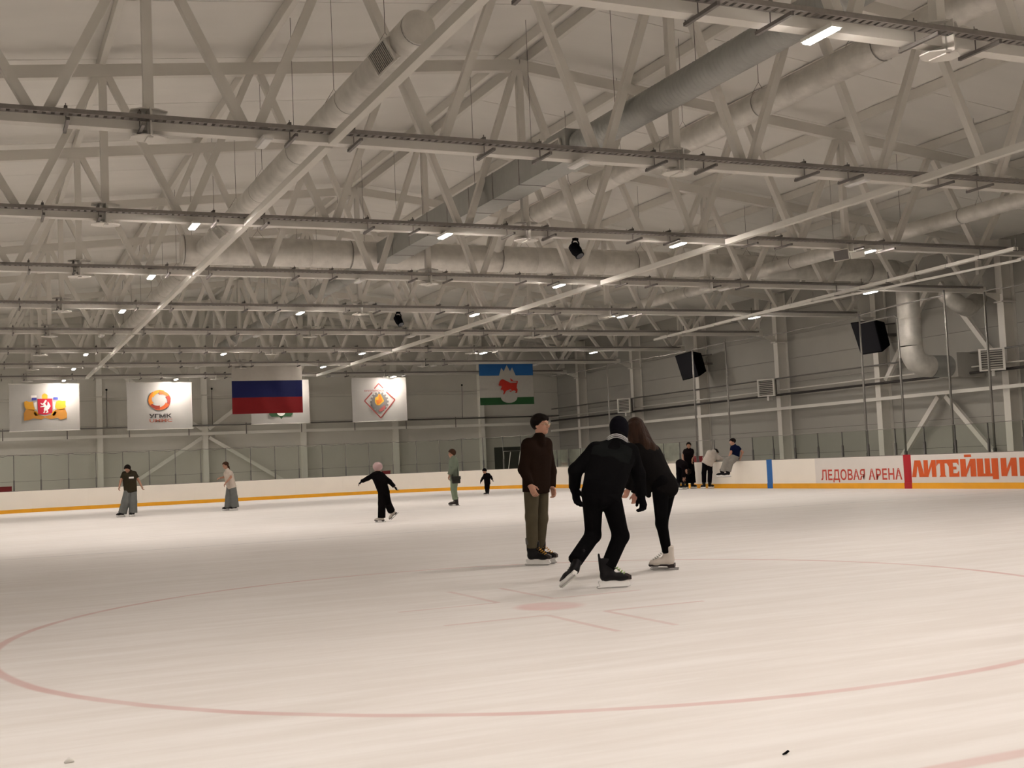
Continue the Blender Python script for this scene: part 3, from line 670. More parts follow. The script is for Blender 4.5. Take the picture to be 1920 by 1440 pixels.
# floodlight panel that hangs under the duct on the right (open white reflector)
t = thing('reflector_lamp', 'white square reflector lamp tilted under the fourth truss at upper right', 'lamp', (0,0,0))
c = at_y(1577, 478, TY(2)-0.15); ex, ey, nz = Vector((0.82,-0.45,0.12)).normalized(), None, None
ey = Vector((0.25,0.2,-0.9)).normalized(); nz = ex.cross(ey).normalized()
def obx(q, c, ex, ey, nz, x0, x1, y0, y1, z0, z1):
    v = [c+ex*x+ey*y+nz*z for z in (z0, z1) for x, y in ((x0,y0),(x1,y0),(x1,y1),(x0,y1))]
    return q.add(v, [(0,3,2,1),(4,5,6,7),(0,1,5,4),(1,2,6,5),(2,3,7,6),(3,0,4,7)])
q = MB(); obx(q, c, ex, ey, nz, -0.2, 0.2, -0.14, 0.14, -0.02, 0.02); q.build('panel', mat('panel_grey', (0.16,0.15,0.14), 0.6), t)
q = MB()
for a in ((-0.22,0.22,-0.16,-0.14),(-0.22,0.22,0.14,0.16),(-0.22,-0.2,-0.16,0.16),(0.2,0.22,-0.16,0.16)): obx(q, c, ex, ey, nz, *a, -0.03, 0.03)
q.build('frame', TIE, t)
q = MB(); c2 = c+ex*0.42; obx(q, c2, ex, ey, nz, -0.16, 0.22, -0.02, 0.16, -0.08, 0.02); q.tube([c+ex*0.25, c2], 0.03, 6); q.tube([c, (c.x, c.y, ZC0)], 0.015, 6); q.build('arm', TIE, t)

# ================================================================ hanging show lights, loudspeakers, heaters
def moving_light(label, x, y, s_):
    t = thing('stage_spotlight', label, 'spotlight', (x, y, ZC0), math.radians(20), 'black show spotlights')
    q = MB(); q.box((-0.06*s_,-0.06*s_,-0.06*s_),(0.06*s_,0.06*s_,0)); q.build('clamp', BLACK, t)
    q = MB(); q.tube([(-0.13*s_,0,-0.33*s_),(-0.13*s_,0,-0.12*s_),(-0.07*s_,0,-0.05*s_),(0.07*s_,0,-0.05*s_),(0.13*s_,0,-0.12*s_),(0.13*s_,0,-0.33*s_)], 0.022*s_, 6); q.build('yoke', BLACK, t, True)
    q = MB(); a = Vector((0,0.12*s_,-0.16*s_)); b_ = Vector((0,-0.14*s_,-0.5*s_)); d = (b_-a)
    q.tube([a, a+d*0.1, a+d*0.6, a+d*0.85, b_], [0.08*s_,0.14*s_,0.15*s_,0.12*s_,0.13*s_], 12); h = q.build('head', BLACK, t)
    q = MB(); q.tube([b_-d*0.02, b_+d*0.02], 0.1*s_, 12); q.build('lens', mat('lens_glass', (0.08,0.085,0.095), 0.1), h)
moving_light('black moving spotlight hanging from the third truss', 14.06, TY(2)-0.05, 0.95)
moving_light('small black moving spotlight hanging from the fifth truss', 14.1, TY(4)-0.05, 0.95)

def speaker(label, q1):
    a, b_, c, d = [at_x(u, v, 34.6) for u, v in q1]      # front face corners: tl, tr, br, bl
    t = thing('loudspeaker', label, 'loudspeaker', (0,0,0), 0, 'wall loudspeakers')
    nb = Vector((0.75, 0.1, 0.12)); sh = Vector((0, 0, 0))
    ce = (a+b_+c+d)/4; back = [ce+(p-ce)*0.72+nb for p in (a, b_, c, d)]
    m = MB(); m.add([a, b_, c, d]+back, [(0,3,2,1),(4,5,6,7),(0,1,5,4),(1,2,6,5),(2,3,7,6),(3,0,4,7)]); m.build('cabinet', BLACK, t, False, 0.03)
    fr = [ce+(p-ce)*0.93 for p in (a, b_, c, d)]; m = MB(); off = Vector((-0.02,0,0)); m.add([p+off for p in fr]+[p for p in fr], [(0,3,2,1),(4,5,6,7),(0,1,5,4),(1,2,6,5),(2,3,7,6),(3,0,4,7)]); m.build('front_cloth', mat('speaker_cloth', (0.008,0.008,0.011), 0.95), t)
    m = MB(); m.beam(ce+nb*0.9, ce+nb+Vector((0.9,0,0)), 0.12, 0.12); m.beam(ce+nb+Vector((0,0,0.4)), ce+nb+Vector((0.9,0,0.5)), 0.06); m.build('wall_bracket', BRKT, t)
speaker('large black loudspeaker on the wall column beside the hanging silver duct', ((1594,605),(1640,599),(1655,660),(1614,666)))
speaker('smaller looking black loudspeaker farther along the right wall', ((1265,667),(1297,658),(1311,706),(1280,714)))

def heater(label, Y, ang):
    t = thing('fan_heater', label, 'heater', (X1-1.45, Y, 4.35), math.radians(ang), 'wall fan heaters')
    q = MB(); 
    for a in (((-0.06,-0.46,-0.42),(0.06,-0.38,0.42)),((-0.06,0.38,-0.42),(0.06,0.46,0.42)),((-0.06,-0.38,0.36),(0.06,0.38,0.42)),((-0.06,-0.38,-0.42),(0.06,0.38,-0.36))): q.box(*a)
    q.build('front_frame', TIE, t)
    q = MB(); q.box((0.04,-0.4,-0.38),(0.3,0.4,0.38)); q.build('body', mat('heater_body', (0.12,0.11,0.10), 0.6), t)
    q = MB(); q.tube([(0.3,0,0),(0.45,0,0),(0.46,0,0)], [0.36,0.26,0.1], 16); q.build('fan_cowl', BLACK, t, True)
    for i in range(8):
        z = -0.31+0.088*i; q = MB(); q.beam((-0.03,-0.38,z), (-0.03,0.38,z), 0.08, 0.012, (0.35,0,1)); q.build('louvre', TIE, t)
    q = MB(); q.box((0.1,-0.05,-0.62),(0.5,0.05,-0.42)); q.box((0.3,-0.04,-0.05),(0.8,0.04,0.05)); q.build('bracket', WHITE, t)
heater('slatted wall heater in a pale frame at the right picture edge', TY(3)-0.2, 40)
heater('wall fan heater between the two black loudspeakers', TY(5)-0.2, 25)
heater('small wall fan heater near the far corner, above the black-dressed skaters', TY(7)-0.4, 25)

# ================================================================ flags
def fl_grid(q, x0, x1, z0, z1, ph=0.0, amp=0.018, y=0.0, nx=24, nz=10, th=0.006, bow=0.0):
    for side, yo in ((0, 0.0), (1, th)):
        v = []
        for j in range(nz+1):
            for i in range(nx+1):
                u, w_ = i/nx, j/nz; x = x0+(x1-x0)*u; z = z0+(z1-z0)*w_
                z2 = z + bow*(4*u*(1-u))*(-1)*(1-(z-z0)/max(1e-6, abs(z1-z0)) if False else 1)*0
                v.append((x, y+yo+amp*math.sin(7*u+ph)*(0.3+0.7*(1-z/ max(0.1, 3))) + amp*0.4*math.sin(19*u+2*z+ph), z2))
        f = []
        for j in range(nz):
            for i in range(nx):
                a = j*(nx+1)+i; f.append((a, a+1, a+nx+2, a+nx+1) if not side else (a, a+nx+1, a+nx+2, a+1))
        q.add(v, f)
    return q
CLOTH = mat('banner_white', (0.42, 0.405, 0.38), 0.7, 0, 0.05, 2.0)
def flagmat(n_, c): return mat(n_, c, 0.75, 0, 0.08, 5.0)
def px_flag(label, tl, br, Y, cloth=True):
    """tl, br: corners on the plane Y"""
    a, b_ = at_y(*tl, Y), at_y(*br, Y); W, H = b_.x-a.x, a.z-b_.z
    t = thing('flag', label, 'flag', (a.x, Y, b_.z), 0, 'hanging flags')
    if cloth:
        q = MB(); fl_grid(q, 0, W, 0, H, random.random()*6); q.build('cloth', CLOTH, t, True)
        q = MB(); q.tube([(-0.03,0.0,0.0),(W+0.03,0.0,0.0)], 0.022, 8); q.build('bottom_rod', TIE, t, True)
        q = MB(); q.tube([(-0.03,0.0,H),(W+0.03,0.0,H)], 0.018, 8); q.build('top_rod', TIE, t, True)
    for xx in (0.15, W-0.15):
        q = MB(); q.tube([(xx,0,H),(xx,-0.05 if not cloth else -(Y-TY(8)),ZC0-b_.z)], 0.006, 5); q.build('tie_cord', ROPE, t)
    return t, W, H
class Decal:
    def __init__(s, t, W, H, x0, y0, x1, y1): s.t, s.W, s.H, s.b = t, W, H, (x0, y0, x1, y1); s.lay = 0.028
    def P(s, p): x0, y0, x1, y1 = s.b; return ((p[0]-x0)/(x1-x0)*s.W, (1-(p[1]-y0)/(y1-y0))*s.H)
    def poly(s, nm, m, *polys, lift=0.0):
        q = MB()
        for pg in polys: q.prism([s.P(p) for p in pg], (0, -s.lay-lift, 0), (1,0,0), (0,0,1), (0, 0.004, 0))
        return q.build(nm, m, s.t)
def ell(cx, cy, rx, ry, a0=0, a1=360, n=28): return [(cx+rx*math.cos(math.radians(a0+(a1-a0)*i/n)), cy+ry*math.sin(math.radians(a0+(a1-a0)*i/n))) for i in range(n+(0 if a1-a0 == 360 else 1))]
def rect(x0, y0, x1, y1): return [(x0,y0),(x1,y0),(x1,y1),(x0,y1)]
YF = TY(8)+0.42
GOLD = flagmat('gold_print', (0.62, 0.30, 0.02)); GOLD2 = flagmat('ochre_print', (0.45, 0.20, 0.03)); ERED = flagmat('shield_red', (0.42, 0.012, 0.03)); EBLUE = flagmat('ribbon_blue', (0.05, 0.06, 0.28)); EWHT = flagmat('print_white', (0.72, 0.70, 0.66))
# 1: coat of arms banner
t, W, H = px_flag('white banner with red shield, white beast and gold supporters', (16.5, 720), (150, 806), YF)
d_ = Decal(t, W, H, 160, 375, 1440, 1220)
d_.poly('gold_ornament', GOLD2, [(420,1030),(420,900),(460,830),(600,840),(660,930),(800,960),(940,930),(990,850),(1170,830),(1205,920),(1200,1005),(1090,1030),(1030,990),(900,1015),(800,985),(730,1020),(600,990),(520,1020)])
for pg_ in ([(425,700),(470,680),(520,700),(590,690),(600,780),(640,840),(560,850),(450,820),(430,770)], [(1010,700),(1060,680),(1120,690),(1185,690),(1180,760),(1190,800),(1120,860),(1030,850),(985,800)], [(640,860),(700,930),(640,960),(590,900)], [(960,860),(910,930),(960,960),(1020,900)]): d_.poly('gold_supporter', GOLD, pg_)
d_.poly('ribbon_white', EWHT, rect(555,585,655,640), rect(955,580,1050,630), [(600,720),(655,700),(655,840),(620,830)], [(955,700),(990,720),(985,830),(955,840)], lift=0.004)
d_.poly('ribbon_blue', EBLUE, rect(565,625,655,675), rect(958,620,1045,668), lift=0.008)
d_.poly('red_shield', ERED, [(668,648),(938,648),(938,900),(810,935),(678,918)], lift=0.006)
d_.poly('crown', GOLD, [(755,648),(750,590),(770,565),(800,552),(835,565),(856,590),(850,648)], lift=0.006)
d_.poly('white_beast', EWHT, [(800,685),(815,668),(838,680),(830,705),(805,735),(835,775),(848,760),(855,695),(880,725),(905,780),(875,830),(852,845),(865,890),(825,905),(818,890),(840,875),(825,855),(800,865),(805,895),(770,900),(768,888),(785,880),(780,830),(800,795),(760,795),(722,800),(720,785),(765,775),(785,755),(745,755),(720,725),(735,722),(755,738),(785,715)], lift=0.012)
# 2: round orange logo
t, W, H = px_flag('white banner with a round orange swirl logo and two lines of letters', (237, 717.5), (361.5, 803), YF)
d_ = Decal(t, W, H, 205, 210, 1700, 1235)
cols = [(0.66,0.30,0.03),(0.55,0.12,0.03),(0.24,0.035,0.02),(0.48,0.10,0.02),(0.28,0.04,0.02),(0.60,0.20,0.02)]
for i in range(6):
    a0 = -150+60*i; m_ = flagmat('swirl_%d' % i, cols[i]); seg = []
    for j in range(9):
        a = math.radians(a0+78*j/8); k = j/8; seg.append((945+(250+14*k)*math.cos(a), 600+(205+20*k)*math.sin(a)))
    tip = math.radians(a0+88); seg.append((945+265*math.cos(tip), 600+232*math.sin(tip)))
    for j in range(8, -1, -1):
        a = math.radians(a0+70*j/8-2); k = j/8; seg.append((945+(158+40*k)*math.cos(a), 600+(118+45*k)*math.sin(a)))
    d_.poly('swirl_blade', m_, seg, lift=0.003*i)
TXK = flagmat('letter_black', (0.03, 0.022, 0.02)); TXR = flagmat('letter_brick', (0.42, 0.14, 0.10))
def flag_text(d_, txt, m_, x0, y0, x1, y1, bold=0.03):
    a, b_ = d_.P((x0, y1)), d_.P((x1, y0)); fit_text(txt, 'lettering', m_, d_.t, (a[0], -d_.lay-0.006, a[1]), (b_[0]-a[0], 0, 0), (0, 0, b_[1]-a[1]), bold)
flag_text(d_, 'УГМК', TXK, 700, 900, 1215, 988, 0.035); flag_text(d_, 'UMMC', TXR, 705, 1012, 1225, 1082, 0.02)
# 3: partly hidden shield banner
t, W, H = px_flag('white banner half hidden behind the tricolour, with a green shield tip', (469, 712.5), (581.5, 793), YF)
d_ = Decal(t, W, H, 522, 455, 1722, 1320); EGRN = flagmat('shield_green', (0.03, 0.085, 0.035)); SBLU = flagmat('shield_blue', (0.02, 0.14, 0.42))
d_.poly('shield_green', EGRN, [(880,1000),(1370,1000),(1365,1140),(1320,1180),(1170,1180),(1130,1230),(1090,1180),(935,1180),(885,1140)])
d_.poly('shield_white', EWHT, [(880,700),(1370,700),(1370,1000),(880,1000)]); d_.poly('shield_blue', SBLU, [(880,560),(1370,560),(1370,700),(880,700)]); d_.poly('shield_disc', EWHT, ell(1127,1080,90,88), lift=0.006)
# 4: gear in a red diamond
t, W, H = px_flag('white banner with a grey gear inside a red diamond outline', (658.5, 708), (764, 788.5), YF)
d_ = Decal(t, W, H, 240, 250, 1585, 1265); DRED = flagmat('diamond_red', (0.30, 0.055, 0.045)); GEAR = flagmat('gear_grey', (0.17, 0.165, 0.16))
def edge(a, b_, w_=26):
    dx, dy = b_[0]-a[0], b_[1]-a[1]; L = math.hypot(dx, dy); nx_, ny_ = -dy/L*w_/2, dx/L*w_/2
    return [(a[0]+nx_,a[1]+ny_),(b_[0]+nx_,b_[1]+ny_),(b_[0]-nx_,b_[1]-ny_),(a[0]-nx_,a[1]-ny_)]
A_, B_, C_, E_ = (900,395), (1290,775), (925,1190), (540,790)
d_.poly('diamond_outline', DRED, edge(A_, (1005,500)), edge((1080,590), B_), edge(B_, C_), edge(C_, E_), edge(E_, (735,595)), edge((790,510), A_))
g_ = []
for i in range(16):
    for da, r_ in ((-7, 190), (-5, 228), (5, 228), (7, 190)): a = math.radians(22.5*i+da); g_.append((905+r_*math.cos(a), 815+r_*math.sin(a)))
d_.poly('gear', GEAR, g_)
d_.poly('gear_core', flagmat('gear_gold', (0.55,0.33,0.03)), [(800,720),(870,690),(880,640),(940,640),(1020,800),(900,900),(830,890),(790,820)], lift=0.005)
d_.poly('gear_mark', flagmat('gear_orange', (0.55,0.16,0.015)), [(815,780),(880,770),(885,650),(935,650),(980,800),(920,850),(850,890)], lift=0.009)
d_.poly('gear_teeth_red', flagmat('gear_red', (0.38,0.10,0.09)), [(930,970),(1030,890),(1050,960),(985,1020),(940,1045),(880,1040),(880,1010)], lift=0.005)
flag_text(d_, 'СУХОЛОЖСКОЕ ЛИТЬЁ', DRED, 540, 525, 1262, 580, 0.02)
# 5: tricolour
Yt = TY(7)-0.02
a, b_ = at_y(433.5, 684.5, Yt), at_y(568.5, 773.5, Yt); W, H = b_.x-a.x, a.z-b_.z
t = thing('flag', 'large white, blue and red tricolour flag hung from the truss', 'flag', (a.x, Yt, b_.z), 0, 'hanging flags')
zs = [0, 0.333*H, 0.675*H, H]
for i, (nm, c) in enumerate((('red_stripe', (0.20, 0.001, 0.003)), ('blue_stripe', (0.002, 0.006, 0.075)), ('white_stripe', (0.42, 0.395, 0.355)))):
    fl_grid(MB(), 0, W, zs[i], zs[i+1], 1.3, 0.03, 0, 28, 6).build(nm, flagmat('flag_'+nm, c), t, True)
q = MB(); q.tube([(0,0,H),(W,0,H)], 0.02, 8); q.build('top_rod', TIE, t, True)
# 6: bull flag
a, b_ = at_y(897.5, 680, Yt), at_y(1002, 757.5, Yt); W, H = b_.x-a.x, a.z-b_.z
t = thing('flag', 'blue, white and green flag with a red bull and white peaks', 'flag', (a.x, Yt, b_.z), 0, 'hanging flags')
d_ = Decal(t, W, H, 225, 255, 1603, 1275)
for nm, c, y0, y1 in (('blue_stripe', (0.010, 0.095, 0.30), 255, 572), ('white_stripe', (0.38, 0.365, 0.335), 572, 1100), ('green_stripe', (0.012, 0.07, 0.018), 1100, 1275)):
    fl_grid(MB(), 0, W, d_.P((0, y1))[1], d_.P((0, y0))[1], 0.6, 0.012, 0, 24, 6).build(nm, flagmat('bull_'+nm, c), t, True)
EW2 = flagmat('bull_white', (0.38, 0.365, 0.335))
d_.poly('white_peaks', EW2, [(715,580),(720,572),(785,385),(845,470),(925,318),(1005,470),(1062,380),(1145,572),(1150,580)]); d_.poly('shield_base', EW2, [(745,1095)]+ell(955,1098,210,138,180,0,20)+[(1165,1095)])
d_.poly('red_bull', flagmat('bull_red', (0.42, 0.02, 0.008)), [(700,790),(735,700),(790,660),(830,668),(940,722),(1000,752),(1160,748),(1165,722),(1015,712),(1000,640),(1062,682),(1072,704),(1190,704),(1190,745),(1168,800),(1160,880),(1180,910),(1165,995),(1110,995),(1132,955),(1080,930),(1000,968),(950,952),(1035,935),(1000,905),(900,932),(872,962),(835,1020),(800,1030),(828,960),(800,922),(772,902),(752,935),(745,890),(780,850),(760,815),(735,826),(705,812)], lift=0.006)
q = MB(); q.tube([(0,0,H),(W,0,H)], 0.02, 8); q.build('top_rod', TIE, t, True)

# ---- small bits on the near ice
c = at_z(1475, 1415, 0); q = MB(); q.tube([(c.x-0.02,c.y,0.004),(c.x-0.005,c.y,0.007),(c.x+0.012,c.y+0.005,0.012),(c.x+0.018,c.y+0.006,0.010)], [0.003,0.005,0.005,0.002], 6); o = q.build('debris_crumb', BLACK, None, True); tag(o, 'small dark crumb lying on the near ice', 'crumb')
c = at_z(130, 1431, 0); q = MB(); q.tube([(c.x-0.02,c.y,0.004),(c.x,c.y+0.01,0.012),(c.x+0.02,c.y,0.006)], [0.006,0.014,0.004], 7); o = q.build('ice_chip', WHITE, None, True); tag(o, 'small white ice chip at the lower left of the ice', 'ice chip')

# ================================================================ people: smooth implicit bodies turned into one continuous mesh
def _n(v):
    v = np.asarray(v, float); return v/max(1e-9, np.linalg.norm(v))
def rc(a, b, ra, rb, flat=None, k=0.03, clip=None, op='add'):
    return dict(t='rc', a=np.asarray(a, float), b=np.asarray(b, float), ra=ra, rb=rb, flat=flat, k=k, clip=clip or [], op=op)
def el(c, axes, r, k=0.03, clip=None, op='add'):
    return dict(t='el', c=np.asarray(c, float), ax=np.array([_n(a) for a in axes]), r=np.asarray(r, float), k=k, clip=clip or [], op=op)
def prim_d(p, P):
    if p['t'] == 'rc':
        ab = p['b']-p['a']; L2 = max(1e-9, ab@ab); q = P-p['a']; t = np.clip((q@ab)/L2, 0, 1); q = q-t[..., None]*ab
        if p['flat'] is not None:
            n, f = p['flat']; n = _n(n); q = q+(q@n)[..., None]*n*(1/f-1)
        d = np.sqrt((q*q).sum(-1))-(p['ra']+(p['rb']-p['ra'])*t)
    else:
        q = (P-p['c'])@p['ax'].T; s_ = q/p['r']; k0 = np.sqrt((s_*s_).sum(-1)); k1 = np.sqrt(((s_/p['r'])**2).sum(-1)); d = k0*(k0-1)/np.maximum(k1, 1e-6)
    for c, n in p['clip']: d = np.maximum(d, (P-np.asarray(c))@_n(n))
    return d
def bounds(p):
    if p['t'] == 'rc':
        m = max(p['ra'], p['rb'])*(max(1, p['flat'][1]) if p['flat'] is not None else 1); return np.minimum(p['a'], p['b'])-m, np.maximum(p['a'], p['b'])+m
    m = p['r'].max(); return p['c']-m, p['c']+m
def sdf_mesh(prims, vox, name):
    los, his = zip(*[bounds(p) for p in prims if p['op'] == 'add']); lo = np.min(los, 0)-3*vox; hi = np.max(his, 0)+3*vox
    n = np.ceil((hi-lo)/vox).astype(int)+1; G = np.full(n, 0.5, np.float32)
    for p in prims:
        m = p['k']+2.5*vox; a, b = bounds(p); i0 = np.clip(np.floor((a-m-lo)/vox).astype(int), 0, n-1); i1 = np.clip(np.ceil((b+m-lo)/vox).astype(int)+1, 1, n)
        if np.any(i1 <= i0): continue
        ax = [lo[j]+vox*np.arange(i0[j], i1[j]) for j in range(3)]; P = np.stack(np.meshgrid(*ax, indexing='ij'), -1)
        d = prim_d(p, P).astype(np.float32); sl = tuple(slice(i0[j], i1[j]) for j in range(3)); g = G[sl]; k = p['k']
        if p['op'] == 'add':
            h = np.clip(0.5+0.5*(g-d)/k, 0, 1); G[sl] = g*(1-h)+d*h-k*h*(1-h)
        else:
            h = np.clip(0.5-0.5*(g+d)/k, 0, 1); G[sl] = g*(1-h)+(-d)*h+k*h*(1-h)
    # naive surface nets
    ins = G < 0; c = n-1
    cnt = np.zeros(c, int)
    for dx in (0, 1):
        for dy in (0, 1):
            for dz in (0, 1): cnt += ins[dx:dx+c[0], dy:dy+c[1], dz:dz+c[2]]
    act = (cnt > 0) & (cnt < 8); idx = np.full(c, -1, int); idx[act] = np.arange(act.sum()); cells = np.argwhere(act)
    acc = np.zeros((len(cells), 3)); wn_ = np.zeros(len(cells)); corners = [(x, y, z) for x in (0, 1) for y in (0, 1) for z in (0, 1)]
    val = {q: G[cells[:, 0]+q[0], cells[:, 1]+q[1], cells[:, 2]+q[2]] for q in corners}
    for q in corners:
        for ax_ in range(3):
            if q[ax_] == 0:
                r_ = list(q); r_[ax_] = 1; r_ = tuple(r_); va, vb = val[q], val[r_]; m = (va < 0) != (vb < 0)
                t = np.where(m, va/np.where(m, va-vb, 1), 0); pt = np.array(q, float)[None, :]+t[:, None]*(np.array(r_)-np.array(q))[None, :]
                acc += np.where(m[:, None], pt, 0); wn_ += m
    V = lo+vox*(cells+acc/np.maximum(wn_, 1)[:, None]); F = []
    for ax_ in range(3):
        o1, o2 = (ax_+1) % 3, (ax_+2) % 3; sl0 = [slice(1, c[j]) for j in range(3)]; sl0[ax_] = slice(0, c[ax_])
        A = ins[tuple(slice(s_.start, s_.stop) for s_ in sl0)]; e1 = [1, 1, 1]; e1[ax_] = 0
        sl1 = list(sl0); sl1[ax_] = slice(1, c[ax_]+1); B = ins[tuple(sl1)]; E = np.argwhere(A != B); st = A[tuple(E.T)]
        base = E+np.array(e1)
        def cell(d1, d2):
            q = base.copy(); q[:, o1] -= d1; q[:, o2] -= d2; return idx[q[:, 0], q[:, 1], q[:, 2]]
        quad = np.stack([cell(0, 0), cell(1, 0), cell(1, 1), cell(0, 1)], -1); quad[~st] = quad[~st][:, ::-1]; F.append(quad[:, ::-1] if False else quad)
    F = np.concatenate(F); F = F[(F >= 0).all(1)]
    me = bpy.data.meshes.new(name); me.vertices.add(len(V)); me.vertices.foreach_set('co', V.astype(np.float32).ravel())
    me.loops.add(F.size); me.loops.foreach_set('vertex_index', F.ravel().astype(np.int32)); me.polygons.add(len(F))
    me.polygons.foreach_set('loop_start', np.arange(0, F.size, 4, dtype=np.int32)); me.polygons.foreach_set('loop_total', np.full(len(F), 4, np.int32))
    me.update(calc_edges=True); me.polygons.foreach_set('use_smooth', [True]*len(F)); return me
def flesh(name, prims, vox, m, parent):
    me = sdf_mesh(prims, vox, name); o = link(name, me, m, parent)
    md = o.modifiers.new('relax', 'SMOOTH'); md.factor = 0.5; md.iterations = 2
    return o

SKIN = mat('skin', (0.50, 0.27, 0.19), 0.5, 0, 0.08, 14, spec=0.3); SKIN_D = mat('skin_dark', (0.36, 0.19, 0.125), 0.5, 0, 0.08, 14)  # SKIN_D is an evenly darker skin tone
def fab(n_, c, r=0.95, b=0.25): return mat(n_, c, r, 0, 0.16, 9, bump=b, bscale=22, spec=0.04)
HAIR_D = mat('hair_dark', (0.010, 0.0065, 0.005), 0.75, 0, 0.4, 60, bump=0.4, bscale=80, stretch=(1,1,0.15), spec=0.08); HAIR_B = mat('hair_brown', (0.045, 0.022, 0.012), 0.75, 0, 0.6, 40, bump=0.5, bscale=60, stretch=(1,1,0.12), spec=0.08)
STEELB = mat('skate_steel', (0.45, 0.45, 0.45), 0.25, 0.9); HOLD = mat('skate_holder_white', (0.86, 0.85, 0.83), 0.4); BOOTB = mat('skate_boot_black', (0.009, 0.008, 0.009), 0.5, 0, 0.3, 20, spec=0.15)
BOOTW = mat('skate_boot_white', (0.66, 0.60, 0.54), 0.45); SOLE = mat('skate_sole_dark', (0.03, 0.02, 0.018), 0.5); LACEY = mat('lace_yellow', (0.55, 0.27, 0.02), 0.7); LACEW = mat('lace_white', (0.6, 0.6, 0.56), 0.7); LACEG = mat('lace_green', (0.35, 0.5, 0.2), 0.7)

